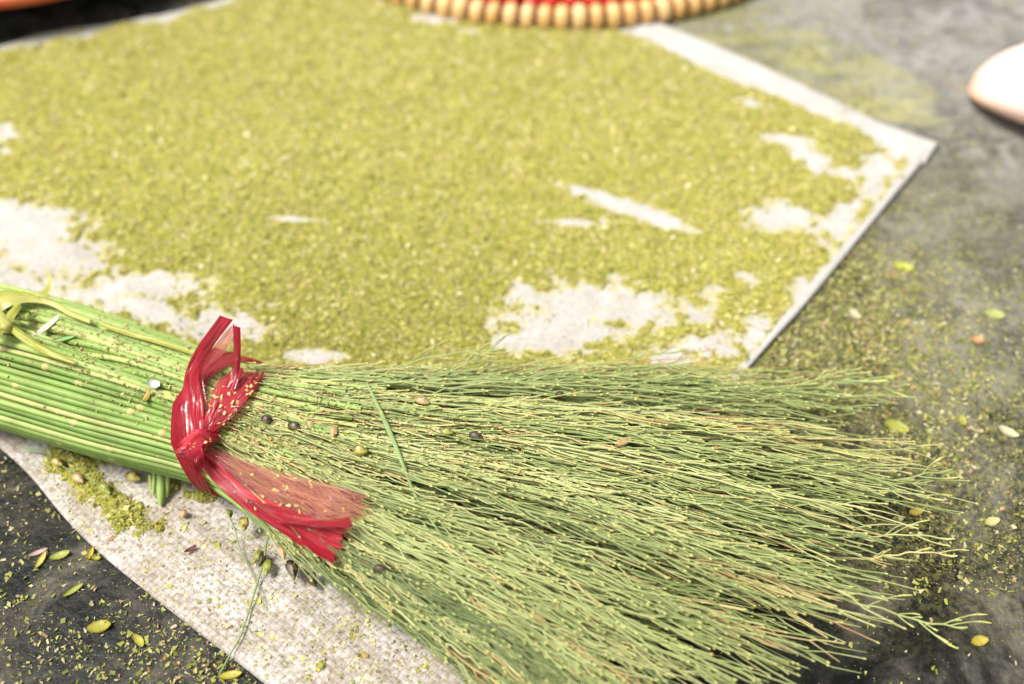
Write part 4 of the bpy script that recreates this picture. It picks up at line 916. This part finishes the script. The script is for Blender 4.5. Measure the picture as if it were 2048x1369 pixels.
def basket(cx, cy, R0, coils, label, base_z=0.0, wick=WICK, ncontent=0, flare=.0):
    bs = empty("coiled_basket", (cx, cy, base_z), label, "basket")
    rc = .0062
    # floor disc and coil cores
    th_ = np.linspace(0, 2 * pi, 97)[:-1]
    V = [(0, 0, .004)] + [(R0 * .97 * math.cos(a), R0 * .97 * math.sin(a), .004) for a in th_] + [(0, 0, .001)] + [(R0 * .97 * math.cos(a), R0 * .97 * math.sin(a), .001) for a in th_]
    T = [(0, 1 + i, 1 + (i + 1) % 96) for i in range(96)] + [(97, 98 + (i + 1) % 96, 98 + i) for i in range(96)]
    link("base", mesh("base", V, T=np.array(T)), CORE, bs, smooth=False)
    for lv in range(coils):
        Rl = R0 + flare * lv; z = rc + lv * rc * 1.75
        a = np.linspace(0, 2 * pi, 121); q = np.stack([Rl * np.cos(a), Rl * np.sin(a), np.full(121, z)], 1)
        V, Q = tubes(q[None], np.full((1, 121), rc * .84), 8); link("coil", mesh("coil", V, Q=Q), CORE, bs)
        n_ = int(2 * pi * Rl / .0092)
        # stitch: a swollen wrap over the coil
        n1, n2 = 9, 10; W = .0079; Vs_ = []
        for i in range(n1):
            t = i / (n1 - 1) * pi
            for j in range(n2):
                b = j / n2 * 2 * pi; rr = rc * (.55 + .62 * math.sin(t) ** .8)
                Vs_.append((rr * math.cos(b), -math.cos(t) * W / 2, rr * math.sin(b) * 1.05))
        Qs_ = [(i * n2 + j, i * n2 + (j + 1) % n2, (i + 1) * n2 + (j + 1) % n2, (i + 1) * n2 + j) for i in range(n1 - 1) for j in range(n2)]
        sm = mesh("stitch", Vs_, Q=np.array(Qs_)); first = None
        for k in range(n_):
            a_ = k / n_ * 2 * pi
            p = (cx + Rl * math.cos(a_), cy + Rl * math.sin(a_), 0); r_ = to_px(np.array([p]))
            if r_[1][0] < -260 or Rl * math.sin(a_) > .2 * Rl: continue
            if first is None: o = link("stitch", sm, wick, bs); first = o
            else: o = first.copy(); COL.objects.link(o); o.parent = bs
            o.location = (Rl * math.cos(a_), Rl * math.sin(a_), z + rng.normal(0, .0002)); o.rotation_euler = (0, rng.normal(0, .05), a_ + rng.normal(0, .04)); o.scale = (1, rng.uniform(.9, 1.04), rng.uniform(.93, 1.05))
    return bs
z0 = 6.0
c_, R_ = circle3(P(812, 0, z0), P(1130, 44, z0), P(1432, 0, z0))
basket(c_[0], c_[1], R_ - .003, 1, "round coiled cane tray with bulging tan stitches holding red berries, at the top edge")
def berry_mesh(r):
    n1, n2 = 12, 14
    V = [(r * math.sin(i / (n1 - 1) * pi) * math.cos(j / n2 * 2 * pi), r * math.sin(i / (n1 - 1) * pi) * math.sin(j / n2 * 2 * pi), r * math.cos(i / (n1 - 1) * pi) * .92 - (.15 * r if i == 0 else 0)) for i in range(n1) for j in range(n2)]
    Q = [(i * n2 + j, (i + 1) * n2 + j, (i + 1) * n2 + (j + 1) % n2, i * n2 + (j + 1) % n2) for i in range(n1 - 1) for j in range(n2)]
    return mesh("red_berry", V, Q=np.array(Q))
BM = berry_mesh(.0052); bfirst = None
words_ = ["leftmost", "second from the left", "third from the left", "fourth from the left", "fifth from the left", "sixth from the left", "seventh from the left", "eighth from the left", "ninth from the left", "tenth from the left", "eleventh from the left", "rightmost"]
front = []
for row in range(4):
    Rr = R_ - .0165 - row * .0098
    n_ = int(2 * pi * Rr / .0107)
    for k in range(n_):
        a_ = -pi / 2 + (k - n_ / 2) / n_ * 2 * pi + row * .03; x, y = c_[0] + Rr * math.cos(a_), c_[1] + Rr * math.sin(a_)
        qx, qy = to_px(np.array([(x, y, .009)]))
        if qy[0] < -45: continue
        o = link("red_berry", BM, BERRY) if bfirst is None else bfirst.copy()
        if bfirst is None: bfirst = o
        else: COL.objects.link(o)
        o.location = (x + rng.normal(0, .0004), y + rng.normal(0, .0004), .0088 + row * .0004); o.rotation_euler = tuple(rng.uniform(-.5, .5, 3))
        front.append((row, x, o))
ordn = ["first", "second", "third", "fourth", "fifth", "sixth", "seventh", "eighth", "ninth", "tenth", "eleventh", "twelfth", "thirteenth", "fourteenth", "fifteenth", "sixteenth", "seventeenth", "eighteenth"]
for row in range(4):
    rr = sorted([f for f in front if f[0] == row], key=lambda f: f[1])
    for i, (_, x, o) in enumerate(rr):
        nm = ["front", "second", "third", "fourth"][row]
        props(o, f"glossy red berry in the cane tray, {ordn[min(i, 17)]} from the left in the {nm} row", "berry", "red berries in the cane tray")

# second basket, dark underneath, at the top left corner
DK = M("dark_wicker", .7, .2); DK.col(DK.mix(DK.noise(120, 4), (.018, .010, .004), (.06, .04, .012))); DK.bump(DK.noise(300), .5, .002); DK = DK.m
OR = M("orange_rim", .45, .4); OR.col(OR.mix(OR.noise(90, 3), (.50, .02, .015), (.46, .15, .04))); OR = OR.m
rb = P(30, 48, 0); b2e = empty("flared_basket", (rb[0] - .02, rb[1] + .112, 0), "dark flared basket with an orange-red rim, cut off by the top left corner", "basket")
prof = [(.0, .002), (.100, .002), (.108, .006), (.118, .014), (.128, .018), (.1325, .021), (.130, .025), (.124, .023), (.112, .017), (.098, .008), (.0, .010)]
n2 = 72; V = [(r * math.cos(j / n2 * 2 * pi), r * math.sin(j / n2 * 2 * pi), z + .0006 * math.sin(j * 1.7) * (r > .06)) for r, z in prof for j in range(n2)]
Q = [(i * n2 + j, i * n2 + (j + 1) % n2, (i + 1) * n2 + (j + 1) % n2, (i + 1) * n2 + j) for i in range(len(prof) - 1) for j in range(n2)]
link("wall", mesh("wall", V, Q=np.array(Q)), DK, b2e)
a = np.linspace(0, 2 * pi, 97); q = np.stack([.1325 * np.cos(a), .1325 * np.sin(a), np.full(97, .024)], 1); V, Q = tubes(q[None], np.full((1, 97), .0036), 8)
link("rim", mesh("rim", V, Q=Q), OR, b2e)

# ------------------------------------------------------------------ bare heel at the right edge
SKIN = M("skin", .38, .5); k1 = SKIN.noise(28, 3)
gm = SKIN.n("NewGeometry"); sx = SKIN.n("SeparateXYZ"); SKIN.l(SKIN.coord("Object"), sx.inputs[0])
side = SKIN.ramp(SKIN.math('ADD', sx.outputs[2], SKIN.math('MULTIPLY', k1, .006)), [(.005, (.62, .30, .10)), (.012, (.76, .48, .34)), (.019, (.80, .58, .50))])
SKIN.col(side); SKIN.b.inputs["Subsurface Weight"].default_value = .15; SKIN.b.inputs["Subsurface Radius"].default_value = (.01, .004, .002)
def heel():
    n1, n2 = 40, 40; V = []
    c0 = P(2054, 222, 0); dirx = np.array([.93, -.36]); dirx /= np.linalg.norm(dirx); nx = np.array([-dirx[1], dirx[0]])
    ts = np.linspace(0, 1, n1)
    for t in ts:
        x = -.030 + .23 * t ** 1.35                       # along the foot, heel first
        wd = .031 * min(1, (math.sin(min(t * 2.6, 1) * pi / 2)) ** .55 + .0) * (1 + .18 * math.sin(t * 3.0)) + .0002
        ht = (.026 * math.sin(min(t * 2.8, 1) * pi / 2) ** .6) * (1 + .35 * math.sin(min(t * 1.5, 1) * pi)) + .0002
        for j in range(n2):
            a = j / n2 * 2 * pi; cz, sz = math.cos(a), math.sin(a)
            yy = wd * np.sign(cz) * abs(cz) ** .85; zz = ht / 2 + ht / 2 * sz; zz = max(zz, .0) + .0012 * (1 - min(t * 3, 1)) * 3
            p = dirx * x + nx * yy
            V.append((p[0], p[1], zz + .001))
    Q = [(i * n2 + j, i * n2 + (j + 1) % n2, (i + 1) * n2 + (j + 1) % n2, (i + 1) * n2 + j) for i in range(n1 - 1) for j in range(n2)]
    me = mesh("bare_foot", V, Q=np.array(Q)[:, ::-1]); o = link("bare_foot", me, SKIN.m); o.location = (c0[0], c0[1], 0)
    return props(o, "pale pink rounded bare heel with tan underside on the grey floor at the right edge", "foot")
heel()
